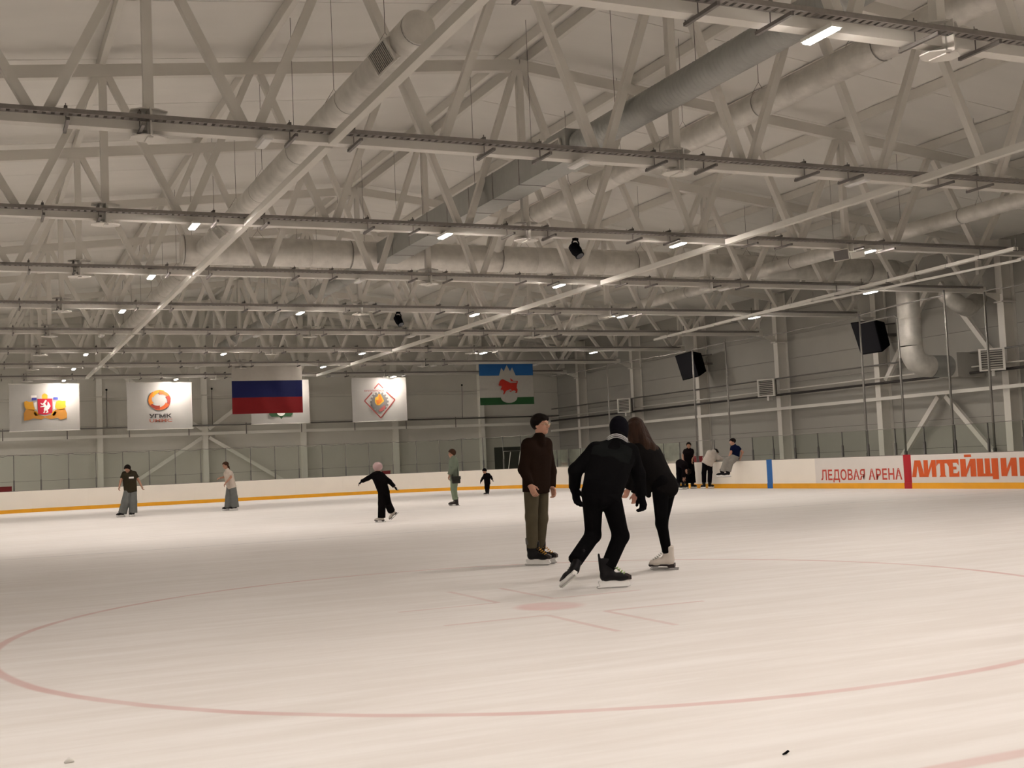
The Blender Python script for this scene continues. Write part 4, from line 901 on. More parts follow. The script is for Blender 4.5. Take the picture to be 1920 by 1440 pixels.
class Person:
    def __init__(s, label, anchor, fw, S=1.0, vox=0.012, group=None):
        """anchor: ground point; fw: facing as (image right, away from camera)"""
        s.A = np.array([anchor[0], anchor[1], 0.0]); hv = s.A-np.array([0, 0, 0.0]); s.h = _n([hv[0], hv[1], 0]); s.rt = np.array([s.h[1], -s.h[0], 0])
        s.fw = _n(s.rt*fw[0]+s.h*fw[1]); s.side = np.array([s.fw[1], -s.fw[0], 0]); s.S = S; s.vox = vox
        s.root = thing('person', label, 'person', tuple(s.A), 0, group); s.J = {}; s.up = np.array([0, 0, 1.0])
    def px(s, u, v, db=0.0):
        d = np.array(ray(u, v)); c = np.array(CAM); t = ((s.A-c)@s.h+db)/(d@s.h); return c+d*t-s.A
    def joints(s, **kw):
        for k, q in kw.items(): s.J[k] = s.px(*q)
        J = s.J
        if 'nk' in J and 'shl' in J: J['mid'] = (J['hpl']+J['hpr'])/2
        return s
    def dirv(s, r, b, z=0.0): return _n(s.rt*r+s.h*b+s.up*z)
    # ---- garments and body
    def torso(s, e=0.0, k=0.05, neck=True, drop=0.0, hw=0.092, ext=0.0):
        """ext: how far the columns run past the hips (cut them with hem())"""
        J, S = s.J, s.S; sh = (J['shl']+J['shr'])/2; mid = J['mid']; L = []; ax = J['fwt'] if 'fwt' in J else s.fw
        il, ir = J['shl']+(sh-J['shl'])*0.36, J['shr']+(sh-J['shr'])*0.36; dn = _n(mid-sh)*(drop+ext); v = mid-sh
        for a, b in ((il, J['hpl']), (ir, J['hpr'])): L.append(rc(a+v*0.20, b+dn, 0.090*S+e, hw*S+e, None, k))
        L.append(rc(sh+v*0.28, mid+dn, 0.120*S+e, hw*1.1*S+e, None, k))
        for q in ('shl', 'shr'):
            L.append(rc(J[q]+(sh-J[q])*0.10+v*0.02, sh+(J['nk']-sh)*0.45, 0.056*S+e, 0.050*S+e, None, 0.04)); L.append(rc(J[q]+(sh-J[q])*0.16+v*0.05, sh+v*0.25+(J[q]-sh)*0.4, 0.060*S+e, 0.085*S+e, None, 0.05))
        if neck: L.append(rc(sh+v*0.05, J['nk'], 0.062*S+e, 0.052*S+e, None, 0.03))
        return L
    def hem(s, L, below=0.05):
        sh = (s.J['shl']+s.J['shr'])/2; d = _n(s.J['mid']-sh); c = s.J['mid']+d*below
        for q in L[:3]: q['clip'].append((c, d))
        return L
    def arm(s, i, e=0.0, upto=1.0, r=(0.056, 0.047, 0.036), clipend=True, k=0.03):
        J, S = s.J, s.S; a, b, c = J['sh'+i], J['el'+i], J['wr'+i]; sh = (J['shl']+J['shr'])/2; a = a+(sh-a)*0.1
        L = [rc(a, b, r[0]*S+e, r[1]*S+e, None, k)]
        if upto >= 1.0: L.append(rc(b, c, r[1]*S+e, r[2]*S+e, None, k, [(c, _n(c-b))] if clipend else None))
        else:
            m = a+(b-a)*upto; L = [rc(a, m, r[0]*S+e, r[1]*S*1.1+e, None, k, [(m, _n(b-a))])]
        return L
    def leg(s, i, e=0.0, r=(0.086, 0.062, 0.044), upto=1.0, clip=True, k=0.03):
        J, S = s.J, s.S; a, b, c = J['hp'+i], J['kn'+i], J['an'+i]; m = b+(c-b)*upto
        return [rc(a, b, r[0]*S+e, r[1]*S+e, None, k), rc(b, m, r[1]*S+e, r[2]*S+e, None, k, [(m, _n(c-b))] if clip else None)]
    def hand(s, i, d, palm, thumb, curl=0.5, e=0.0, sz=1.0):
        """d: pointing direction, palm: palm normal, thumb: side the thumb leaves"""
        S = s.S*sz; w_ = s.J['wr'+i]; d, pn = _n(d), _n(palm); th = _n(np.asarray(thumb)-d*(np.asarray(thumb)@d)); pn = _n(pn-d*(pn@d)-th*(pn@th))
        L = [rc(w_-d*0.01, w_+d*0.075*S, 0.027*S+e, 0.036*S+e, (pn, 0.52), 0.014), rc(w_+d*0.05*S+th*0.018*S, w_+d*0.085*S+th*0.02*S, 0.018*S+e, 0.015*S+e, None, 0.012)]
        for j, (o, ln) in enumerate(((0.028, 0.068), (0.010, 0.076), (-0.009, 0.070), (-0.027, 0.054))):
            p = w_+(d*0.088+th*o)*S; a = 0.25+curl*0.9
            d1 = _n(d*math.cos(a*0.6)+pn*math.sin(a*0.6)); d2 = _n(d*math.cos(a*1.5)+pn*math.sin(a*1.5)); q = p+d1*ln*0.5*S; z = q+d2*ln*0.5*S
            L += [rc(p-d*0.01, q, 0.0092*S+e, 0.0085*S+e, None, 0.005), rc(q, z, 0.0085*S+e, 0.007*S+e, None, 0.005)]
        b = w_+(d*0.022+th*0.026)*S; d1 = _n(d*0.75+th*0.6+pn*0.3); d2 = _n(d*0.9+th*0.15+pn*0.45); q = b+d1*0.042*S; z = q+d2*0.032*S
        L += [rc(b, q, 0.014*S+e, 0.0105*S+e, None, 0.008), rc(q, z, 0.0105*S+e, 0.008*S+e, None, 0.006)]
        return L
    def head(s, hc, face, tilt=None, sc=1.0):
        """face: looking direction, tilt: up vector of the head"""
        S = sc; f = _n(face); up = _n(np.asarray(tilt if tilt is not None else (0,0,1.0))); f = _n(f-up*(f@up)); sd = np.cross(f, up); s.hf, s.hu, s.hs, s.hc = f, up, sd, hc; s.hsc = S
        P = lambda x, y, z: hc+(sd*x+f*y+up*z)*S
        L = [el(P(0,-0.012,0.028), (sd, f, up), np.array((0.077, 0.096, 0.092))*S, 0.02), el(P(0,0.022,-0.042), (sd, f, up), np.array((0.058, 0.070, 0.078))*S, 0.03),
             el(P(0,0.062,-0.092), (sd, f, up), np.array((0.030, 0.026, 0.022))*S, 0.025), rc(P(0,0.088,0.012), P(0,0.113,-0.026), 0.010*S, 0.0145*S, None, 0.010),
             rc(P(-0.014,0.098,-0.030), P(0.014,0.098,-0.030), 0.010*S, 0.010*S, None, 0.008), rc(P(-0.04,0.079,0.028), P(0.04,0.079,0.028), 0.012*S, 0.012*S, None, 0.012),
             rc(P(-0.022,0.083,-0.062), P(0.022,0.083,-0.062), 0.009*S, 0.009*S, None, 0.008)]
        for sg in (-1, 1):
            L += [el(P(sg*0.032,0.092,0.004), (sd, f, up), np.array((0.017, 0.014, 0.010))*S, 0.010, None, 'sub'), el(P(sg*0.078,-0.008,-0.008), (sd, f, up), np.array((0.010, 0.022, 0.033))*S, 0.008),
                  el(P(sg*0.040,0.058,-0.022), (sd, f, up), np.array((0.026, 0.026, 0.022))*S, 0.02)]
        return L
    def HP(s, x, y, z): return s.hc+(s.hs*x+s.hf*y+s.hu*z)*s.hsc
    def neck(s): return [rc(s.J['nk']-np.array([0,0,0.03]), s.HP(0, -0.015, -0.05), 0.055*s.S, 0.052*s.S, None, 0.03)]
    def hair(s, m, cut=-0.25, back=-0.075, thick=0.014, fringe=0.02, extra=None, nm='hair'):
        e = thick; P = s.HP; S = s.hsc
        L = [el(P(0,-0.018,0.034), (s.hs, s.hf, s.hu), np.array((0.080+e, 0.098+e, 0.092+e))*S, 0.02, [(P(0,0,back), -s.hu), (P(0, 0.066, 0.045), _n(s.hf-s.hu*0.75)), (P(0, 0.02, 0.0), _n(s.hf*0.75-s.hu*0.66))])]
        if fringe: L += [rc(P(-0.045,0.062,0.085), P(0.05,0.082,0.066), 0.026*S, 0.02*S, None, 0.02), rc(P(0.0,0.05,0.10), P(-0.05,0.07,0.062), 0.024*S, 0.016*S, None, 0.02)]
        return flesh(nm, L+(extra or []), max(0.006, s.vox*0.75), m, s.root)
    def eyes(s):
        EYW = mat('eye_white', (0.6,0.57,0.53), 0.3); EYD = mat('eye_iris', (0.03,0.02,0.015), 0.2)
        for sg in (-1, 1):
            c = s.HP(sg*0.032, 0.080, 0.004); q = MB(); q.tube([c-s.hf*0.010, c-s.hf*0.006, c, c+s.hf*0.006, c+s.hf*0.009], [0.004,0.009,0.011,0.008,0.002], 10); e = q.build('eye', EYW, s.root, True)
            q = MB(); q.tube([c+s.hf*0.0085, c+s.hf*0.0105], 0.0045, 8); q.build('iris', EYD, e)
    # ---- skates
    def skate(s, ankle, toe, upv, kind='hockey', lace=None, base=None, boot=None, L=0.295, hold=None, detail=True, guard=1.0):
        """ankle: joint; toe: pointing direction; upv: up of the boot; base: blade contact height point under the ankle (else ankle - 0.19)"""
        S = s.S; u = _n(upv); f = _n(np.asarray(toe)-u*(np.asarray(toe)@u)); sd = np.cross(f, u); o = (ankle-u*0.185*S if base is None else base)+f*(0.022 if kind == 'figure' else 0.030)*S
        P = lambda x, y, z: o+(sd*x+f*y+u*z)*S
        fig = kind == 'figure'; z0 = 0.072 if not fig else 0.058; m = boot or (BOOTW if fig else BOOTB)
        cl = [(P(0,0,z0), -u)]
        pr = [rc(P(0,-0.045,z0+0.045), P(0,0.12,z0+0.035), 0.045*S, 0.038*S, None, 0.03, cl), rc(P(0,0.10,z0+0.03), P(0,0.165,z0+0.026), 0.042*S, 0.034*S, (u, 0.8), 0.03, cl),
              rc(P(0,-0.05,z0+0.05), P(0,-0.048,z0+0.20), 0.047*S, 0.052*S, (sd, 0.85), 0.03, cl+[(P(0,0,z0+0.215), u)]), rc(P(0,0.0,z0+0.08), P(0,-0.03,z0+0.19), 0.042*S, 0.048*S, (sd, 0.85), 0.03, cl+[(P(0,0,z0+0.215), u)])]
        if not fig: pr += [rc(P(0,-0.088,z0+0.12), P(0,-0.088-0.014*guard,z0+0.20+0.055*guard), 0.024*S, 0.018*S, (f, 0.6), 0.02), rc(P(0,0.045,z0+0.14), P(0,0.05,z0+0.195), 0.036*S, 0.028*S, (f, 0.4), 0.015)]
        b = flesh('skate_boot', pr, max(0.0065, s.vox*0.6), m, s.root)
        w_ = 0.017*S
        def plate(nm, poly, hw, mm, par):
            q = MB(); q.prism([(p[0]*S, p[1]*S) for p in poly], o-sd*hw, f, u, sd*2*hw); return q.build(nm, mm, par)
        if fig:
            plate('sole', [(-0.105,z0+0.012),(-0.105,z0-0.028),(-0.04,z0-0.03),(-0.02,z0-0.012),(0.05,z0-0.008),(0.19,z0-0.012),(0.205,z0+0.012)], 0.034*S, SOLE, b)
            plate('blade', [(-0.15,0.006),(-0.135,0),(0.15,0),(0.185,0.012),(0.19,0.028),(0.175,0.02),(0.16,0.018),(0.165,z0-0.01),(0.09,z0-0.01),(0.10,0.02),(-0.03,0.018),(-0.04,z0-0.03),(-0.09,z0-0.03),(-0.085,0.018),(-0.15,0.016)], 0.0035*S+0.001, STEELB, b)
        else:
            plate('blade_holder', [(-0.135,0.014),(0.185,0.014),(0.2,0.03),(0.185,z0-0.012),(0.205,z0+0.004),(-0.11,z0+0.006),(-0.12,z0-0.01),(-0.105,0.03)], 0.02*S, hold or HOLD, b)
            plate('blade', [(-0.14,0.008),(-0.125,0),(0.165,0),(0.2,0.016),(0.195,0.03),(-0.135,0.022)], 0.0025*S+0.001, STEELB, b)
            if detail: plate('toe_cap', [(0.15,z0+0.004),(0.208,z0+0.006),(0.208,z0+0.045),(0.17,z0+0.066),(0.145,z0+0.066)], 0.03*S, SOLE, b)
        if lace:
            for j in range(6):
                a = 0.005+0.021*j; zz = z0+0.155-0.017*j; ww = 0.034-0.001*j
                yy = 0.01+0.022*j
                q = MB(); q.tube([P(-ww, yy+0.012, zz-0.01), P(0, yy+0.03, zz+0.008), P(ww, yy+0.012, zz-0.01)], 0.005*S, 5); q.build('lace', lace, b, True)
        return b
def flare(P_, i, e, r_top, r_kn, r_an, upto=0.93): return P_.leg(i, e, (r_top, r_kn, r_an), upto)

# ---------------------------------------------------------------- 1 man in brown sweater
p = Person('standing man in glasses, dark brown turtleneck and khaki trousers on hockey skates', (6.42, 13.55), (0.86, -0.5), 1.0, 0.009)
p.joints(nk=(1011, 819), shl=(988, 833, -0.10), shr=(1025, 831, 0.16), ell=(981, 880, -0.14), elr=(1034, 884, 0.22), wrl=(994, 910, -0.22), wrr=(1034.5, 913, 0.14),
         hpl=(996.5, 915, -0.06), hpr=(1014, 916, 0.09), knl=(996.5, 969, -0.10), knr=(1016, 972, 0.06), anl=(998.5, 1031, -0.04), anr=(1010.5, 1030, 0.14))
hc = p.px(1013.5, 796.5); H = p.head(hc, p.dirv(0.86, -0.5, -0.06), (0.0, 0.0, 1.0), 1.03)
body = H+p.neck()+p.torso(-0.02, neck=False)
for i in 'lr': body += p.arm(i, -0.004, clipend=False)+p.leg(i, -0.012, clip=False)
body += p.hand('l', p.dirv(0.45, -0.25, -1.0), p.dirv(0.6, 0.4, 0), p.dirv(0.9, -0.3, 0.25), 0.55, sz=1.1)
body += p.hand('r', p.dirv(0.25, -0.2, -1.0), p.dirv(-0.7, 0.5, 0), p.dirv(0.6, -0.6, 0), 0.9, sz=1.1)
flesh('body', body, 0.0075, SKIN, p.root); p.eyes()
BRN = fab('sweater_brown', (0.017, 0.0095, 0.0065)); KHA = fab('trousers_khaki', (0.088, 0.074, 0.048))
mid = p.J['mid']
tor = p.hem(p.torso(0.016, ext=0.12, neck=False), 0.05)
flesh('turtleneck_sweater', tor+[rc(p.J['nk']-np.array([0,0,0.06]), p.J['nk']+p.up*0.045+p.fw*0.012, 0.074, 0.064, None, 0.03, [(p.J['nk']+p.up*0.05, (0,0,1))])]+p.arm('l', 0.016, k=0.03)+p.arm('r', 0.016, k=0.03), 0.0095, BRN, p.root)
flesh('trousers', [rc(p.J['hpl']+p.up*0.06, p.J['hpr']+p.up*0.06, 0.104, 0.104, None, 0.04, [(mid+p.up*0.12, (0,0,1))])]+p.leg('l', 0.008, (0.092, 0.068, 0.063), 0.93)+p.leg('r', 0.008, (0.092, 0.068, 0.063), 0.93), 0.0095, KHA, p.root)
p.hair(HAIR_D, back=-0.055, thick=0.016)
GLS = mat('glasses_wire', (0.75, 0.6, 0.4), 0.25, 0.8)
for sg in (-1, 1):
    c = p.HP(sg*0.034, 0.101, 0.003); q = MB(); ring = [c+(p.hs*math.cos(a)*0.028+p.hu*math.sin(a)*0.0165)*1.03 for a in [2*math.pi*j/16 for j in range(17)]]; q.tube(ring, 0.0028, 5, False)
    g = q.build('glasses_rim', GLS, p.root, True)
    q = MB(); q.tube([p.HP(sg*0.061, 0.098, 0.006), p.HP(sg*0.082, 0.03, 0.008), p.HP(sg*0.083, -0.01, 0.002)], 0.0028, 5); q.build('temple_arm', GLS, g, True)
q = MB(); q.tube([p.HP(-0.010, 0.112, 0.006), p.HP(0.010, 0.112, 0.006)], 0.0028, 5); q.build('glasses_bridge', GLS, p.root)
LIP = mat('lips', (0.34, 0.12, 0.09), 0.5); q = MB(); q.tube([p.HP(-0.024, 0.086, -0.063), p.HP(0, 0.094, -0.061), p.HP(0.024, 0.086, -0.063)], [0.003, 0.0055, 0.003], 6); q.build('lips', LIP, p.root, True)
for i, u, vb in (('l', 999, 1060.5), ('r', 1016, 1058.5)):
    b0 = p.J['an'+i].copy(); b0[2] = 0.0
    p.skate(p.J['an'+i], p.dirv(0.93, -0.36), (0,0,1), 'hockey', LACEY, base=b0, guard=0.3)
    c = b0+p.up*0.285
    flesh('skate_cuff', [rc(c-p.up*0.05, c+p.up*0.05, 0.079, 0.084, None, 0.01, [(c-p.up*0.03, -p.up), (c+p.up*0.025+p.fw*0.02, p.up+0.3*p.fw)])], 0.0085, mat('cuff_grey', (0.10, 0.095, 0.085), 0.7), p.root)

# ---------------------------------------------------------------- 2 skater in black seen from behind
p = Person('skater in black with beanie and gloves gliding away, seen from behind', (5.68, 10.55), (0.45, 0.9), 1.0, 0.010)
p.joints(nk=(1158, 822, 0.34), shl=(1113, 843, 0.20), shr=(1186, 846, 0.26), ell=(1079, 882, 0.10), elr=(1197, 889, 0.32), wrl=(1077, 915, 0.22), wrr=(1202, 928, 0.46),
         hpl=(1111, 930, -0.05), hpr=(1144, 929, 0.0), knl=(1112, 1003, 0.10), knr=(1164, 1005, 0.12), anl=(1080, 1049, -0.18), anr=(1137.5, 1068, -0.02))
p.J['fwt'] = p.dirv(0.25, 0.85, -0.4)
hc = p.px(1161.5, 807, 0.44); H = p.head(hc, p.dirv(0.35, 0.9, -0.35), p.dirv(0.05, 0.35, 0.9), 1.02)
body = H+p.neck()+p.torso(-0.02, neck=False)
for i in 'lr': body += p.arm(i, -0.004, clipend=False)+p.leg(i, -0.012, clip=False)
flesh('body', body, 0.012, SKIN_D, p.root)
BLK = fab('jacket_black', (0.0055, 0.0052, 0.0058)); BLK2 = fab('trousers_black', (0.0045, 0.0042, 0.0048)); YOKE = fab('yoke_dark', (0.010, 0.011, 0.011))
mid = p.J['mid']; sh = (p.J['shl']+p.J['shr'])/2
flesh('jacket', p.hem(p.torso(0.018, ext=0.1, neck=True, hw=0.088), 0.03)+[rc(p.J['nk']-p.up*0.02, p.J['nk']+p.dirv(0,0.5,0.5)*0.05, 0.078, 0.072, None, 0.03)]+p.arm('l', 0.022)+p.arm('r', 0.022), 0.010, BLK, p.root)
# upper back yoke panel and white collar stripes
ax = p.J['fwt']; yk = p.torso(0.0215, ext=0.0, neck=False, hw=0.088)
for q_ in yk: q_['clip'] += [(sh+(mid-sh)*0.30, mid-sh), (sh-ax*0.02, ax)]
flesh('back_yoke', yk, 0.010, YOKE, p.root)
WSTR = mat('collar_stripe', (0.6, 0.6, 0.6), 0.7)
for j in range(3):
    q = MB(); q.tube([p.px(u0, v0-3.0*j, db-0.012*j) for u0, v0, db in ((1138, 827, 0.235), (1143.5, 823, 0.215), (1150, 820.3, 0.20), (1157, 819.7, 0.195), (1165, 821.8, 0.205), (1172, 825.8, 0.23), (1177, 830, 0.26))], 0.0055, 6); q.build('collar_stripe', WSTR, p.root, True)
flesh('trousers', [rc(p.J['hpl']+p.up*0.05, p.J['hpr']+p.up*0.05, 0.106, 0.106, None, 0.05), rc(mid-p.h*0.04-p.up*0.02, mid-p.h*0.04+p.up*0.05, 0.10, 0.10, None, 0.05)]+p.leg('l', 0.010, (0.096, 0.068, 0.064), 1.06)+p.leg('r', 0.010, (0.098, 0.072, 0.062), 0.94), 0.010, BLK2, p.root)
GLOVE = fab('glove_black', (0.006, 0.006, 0.008))
flesh('glove', p.hand('l', p.dirv(0.12, 0.05, -1), p.dirv(0.7, 0.3, 0), p.dirv(0.5, 0.6, -0.1), 0.35, 0.005, 1.25)+[rc(p.J['wrl']+p.up*0.04, p.J['wrl']-p.up*0.02, 0.046, 0.044, None, 0.02)], 0.007, GLOVE, p.root)
flesh('glove', p.hand('r', p.dirv(0.2, 0.15, -1), p.dirv(-0.8, -0.1, -0.2), p.dirv(-0.4, 0.6, -0.1), 0.9, 0.005, 1.25)+[rc(p.J['wrr']+p.up*0.04, p.J['wrr']-p.up*0.02, 0.044, 0.042, None, 0.02)], 0.007, GLOVE, p.root)
q = MB(); c = p.J['wrl']; q.box((c[0]-0.025, c[1]-0.055, c[2]+0.02), (c[0]+0.025, c[1]-0.048, c[2]+0.03)); q.build('glove_label', WSTR, p.root)
flesh('beanie', [el(p.HP(0,-0.012,0.04), (p.hs, p.hf, p.hu), (0.096, 0.112, 0.108), 0.02, [(p.HP(0,0,-0.045), -p.hu)]), rc(p.HP(0,-0.01,-0.03), p.HP(0,-0.01,0.0), 0.104, 0.104, (p.hs, 0.86), 0.02)], 0.009, fab('beanie_black', (0.0065, 0.006, 0.009), 0.95, 0.5), p.root)
b0 = p.J['anr'].copy(); b0[2] = 0.0; p.skate(p.J['anr'], p.dirv(0.97, 0.22), (0,0,1), 'hockey', LACEG, base=b0, L=0.3)
u_ = _n(p.px(1083, 1045, -0.16)-p.px(1064, 1092, -0.34)); p.skate(p.J['anl'], p.dirv(-0.35, 0.9, -0.2), u_, 'hockey', LACEW, base=p.px(1068, 1088, -0.30))

# ---------------------------------------------------------------- 3 long-haired woman bending forward
p = Person('long-haired woman in dark jacket and leggings bending forward on white figure skates', (7.02, 11.70), (-0.62, 0.78), 0.95, 0.010)
p.joints(nk=(1200, 820, 0.16), shl=(1196, 842, 0.02), shr=(1226, 846, 0.26), ell=(1192, 884, -0.02), elr=(1199, 890, 0.34), wrl=(1179, 917, 0.02), wrr=(1191, 925, 0.36),
         hpl=(1238, 909, 0.0), hpr=(1252, 911, 0.12), knl=(1240, 982, -0.02), knr=(1241, 981, 0.15), anl=(1251, 1038, 0.0), anr=(1251.5, 1033.5, 0.16))
p.J['fwt'] = p.dirv(-0.75, 0.45, -0.45)
hc = p.px(1192, 806, 0.18); H = p.head(hc, p.dirv(-0.65, 0.6, -0.45), p.dirv(-0.45, 0.2, 0.9), 0.97)
body = H+p.neck()+p.torso(-0.02, neck=False)
for i in 'lr': body += p.arm(i, -0.006, clipend=False)+p.leg(i, -0.012, clip=False)
body += p.hand('l', p.dirv(-0.45, 0.1, -0.9), p.dirv(0.5, 0.5, 0), p.dirv(-0.5, -0.4, 0.2), 0.7)+p.hand('r', p.dirv(-0.1, 0.1, -0.9), p.dirv(0.5, 0.5, 0), p.dirv(-0.7, -0.3, 0), 0.6)
flesh('body', body, 0.0085, mat('skin_pale', (0.50, 0.25, 0.18), 0.5, 0, 0.06, 14), p.root)
JKT = fab('jacket_charcoal', (0.0085, 0.0075, 0.0075)); LEG = fab('leggings_black', (0.0042, 0.004, 0.0045))
mid = p.J['mid']
flesh('jacket', p.torso(0.016, drop=0.03, neck=False)+p.arm('l', 0.018)+p.arm('r', 0.018)+[rc(mid+p.dirv(0.25,-0.05,0.35)*0.04, mid+p.dirv(0.45,0,-0.2)*0.05, 0.11, 0.10, None, 0.05), rc(p.px(1206, 862, -0.02), p.px(1216, 928, 0.0), 0.06, 0.035, (p.h, 0.4), 0.04)], 0.010, JKT, p.root)
flesh('leggings', [rc(p.J['hpl']+p.up*0.03, p.J['hpr']+p.up*0.03, 0.108, 0.108, None, 0.05)]+p.leg('l', 0.008, (0.098, 0.058, 0.044), 0.98)+p.leg('r', 0.008, (0.100, 0.060, 0.042), 0.98), 0.009, LEG, p.root)
HB = [el(p.HP(0,-0.022,0.036), (p.hs, p.hf, p.hu), (0.094, 0.112, 0.106), 0.03, [(p.HP(0,0.055,0), p.hf)])]
for k_, (a, b, c, r0) in enumerate((((1185,800,0.10),(1196,826,0.06),(1202,848,-0.02),0.05), ((1196,800,0.10),(1208,832,0.04),(1213,862,-0.02),0.062), ((1203,806,0.14),(1219,838,0.08),(1227,864,0.06),0.062), ((1206,814,0.18),(1226,842,0.16),(1233,858,0.16),0.05), ((1180,803,0.14),(1184,822,0.1),(1190,840,0.03),0.04))):
    A_, B_, C_ = p.px(*a), p.px(*b), p.px(*c); HB += [rc(A_, B_, r0, r0*0.95, None, 0.025), rc(B_, C_, r0*0.95, r0*0.45, None, 0.025)]
flesh('long_hair', HB, 0.009, mat('hair_auburn', (0.030, 0.013, 0.007), 0.6, 0, 0.85, 22, bump=0.7, bscale=40, stretch=(1,1,0.1), spec=0.15), p.root)
b0 = p.J['anl'].copy(); b0[2] = 0.0; p.skate(p.J['anl'], p.dirv(-0.97, 0.2), (0,0,1), 'figure', LACEW, base=b0)
b0 = p.J['anr'].copy(); b0[2] = 0.0; p.skate(p.J['anr'], p.dirv(-0.97, 0.2), (0,0,1), 'figure', None, base=b0)

# ---------------------------------------------------------------- far people
def simple(label, anchor, fw, S, J, hc, face, tilt, top, pants, sleeve=1.0, topname='shirt', legr=(0.092, 0.070, 0.058), upto=0.95, skin=SKIN_D, hands=('d', 'd'), hair=HAIR_D, hairkw=None, vox=0.013, hsc=1.0, drop=0.03, te=0.02, boots=None, gl=None, fwt=None, group=None, headgear=None):
    p = Person(label, anchor, fw, S, vox, group); p.joints(**J)
    if fwt is not None: p.J['fwt'] = p.dirv(*fwt)
    H = p.head(p.px(*hc), p.dirv(*face), p.dirv(*tilt), hsc); body = H+p.neck()+p.torso(-0.02, neck=False)
    for i in 'lr': body += p.arm(i, -0.004, clipend=False)+p.leg(i, -0.012, clip=False)
    HN = []
    for i, hd in zip('lr', hands):
        d = p.dirv(*hd) if not isinstance(hd, str) else _n(_n(p.J['wr'+i]-p.J['el'+i])+np.array([0,0,-0.3]))
        HN += p.hand(i, d, _n(np.cross(d, p.h)+0.2*p.rt), p.dirv(0.2, -0.8, 0.1), 0.5, 0.0, 1.15)
    if gl is None: body += HN
    flesh('body', body, vox*0.8, skin, p.root)
    if gl is not None: flesh('gloves', HN+[rc(p.J['wrl'], p.J['wrl']+p.up*0.02, 0.04*S, 0.04*S)], vox*0.8, gl, p.root)['kind'] = 'stuff'
    t_ = p.hem(p.torso(te, ext=0.16*S, neck=True), 0.04+drop)
    flesh(topname, t_+p.arm('l', te*0.9, sleeve)+p.arm('r', te*0.9, sleeve), vox, top, p.root)
    flesh('trousers', [rc(p.J['hpl']+p.up*0.02, p.J['hpr']+p.up*0.02, 0.102*S, 0.102*S, None, 0.04)]+p.leg('l', 0.012, legr, upto)+p.leg('r', 0.012, legr, upto), vox, pants, p.root)
    if hair is not None: p.hair(hair, **(hairkw or {}))
    return p
def feet(p, kind, dl, dr, lace=None, boot=None, base=True, detail=False):
    for i, d in (('l', dl), ('r', dr)):
        b0 = p.J['an'+i].copy(); b0[2] = 0.0; p.skate(p.J['an'+i], p.dirv(*d), (0,0,1), kind, lace, base=b0 if base else None, boot=boot, detail=detail)
GREYP = fab('pants_grey', (0.135, 0.140, 0.135)); OLV = fab('tee_olive', (0.032, 0.026, 0.016)); WTEE = fab('tee_white', (0.48, 0.42, 0.36)); KBLK = fab('suit_black', (0.0055, 0.0045, 0.005))
# 4 olive shirt
def gnd(u, v): q = at_z(u, v, 0); return (q.x, q.y)
p = simple('person in olive t-shirt and wide grey trousers looking down at the ice', gnd(238, 969), (-0.55, -0.8), 1.0,
    dict(nk=(243.5, 884.5), shl=(232.5, 888.5), shr=(252, 887.5), ell=(226.2, 902.5, -0.05), elr=(260.5, 902, 0.0), wrl=(223.8, 911.5, -0.12), wrr=(265, 911, -0.05), hpl=(239.5, 919), hpr=(249.5, 919), knl=(235, 941, -0.02), knr=(249.5, 941), anl=(229.5, 963.0), anr=(249.5, 962.0)),
    (239, 879.5, -0.08), (-0.5, -0.7, -0.55), (-0.25, -0.3, 0.9), OLV, GREYP, 0.62, 't_shirt', (0.112, 0.125, 0.135), 0.98, hairkw=dict(back=-0.05, thick=0.03, fringe=0.03), drop=0.03, te=0.034)
feet(p, 'hockey', (-0.9, -0.4), (-0.55, -0.8))
q = MB(); c = p.px(246.3, 895.5, -0.155); q.box((c[0]-0.08, c[1]-0.005, c[2]-0.03), (c[0]+0.08, c[1]+0.005, c[2]+0.03)); q.build('chest_print', WHITE, p.root)
# 5 white shirt
p = simple('person in white t-shirt and wide grey trousers turned to the left', gnd(435, 957), (-0.95, -0.2), 1.0,
    dict(nk=(426.5, 881.5), shl=(424, 887, 0.14), shr=(432, 887, -0.12), ell=(421.5, 894.5, 0.16), elr=(433, 894.5, -0.18), wrl=(412.5, 896, 0.14), wrr=(423.5, 905, -0.22), hpl=(431, 912.5, 0.06), hpr=(436.5, 912.5, -0.06), knl=(429, 932, 0.05), knr=(439, 932, -0.05), anl=(428, 952.5, 0.05), anr=(441, 951.5, -0.05)),
    (422.8, 872.5, 0), (-0.93, -0.3, -0.15), (-0.15, 0, 1), WTEE, GREYP, 0.6, 't_shirt', (0.110, 0.115, 0.130), 0.98, hair=HAIR_B, hairkw=dict(back=-0.06), drop=0.02, te=0.03)
feet(p, 'hockey', (-0.95, -0.3), (-0.95, -0.3))
flesh('ponytail', [rc(p.px(428, 875), p.px(430.5, 883, 0.02), 0.045, 0.03, None, 0.03)], 0.013, HAIR_B, p.root)
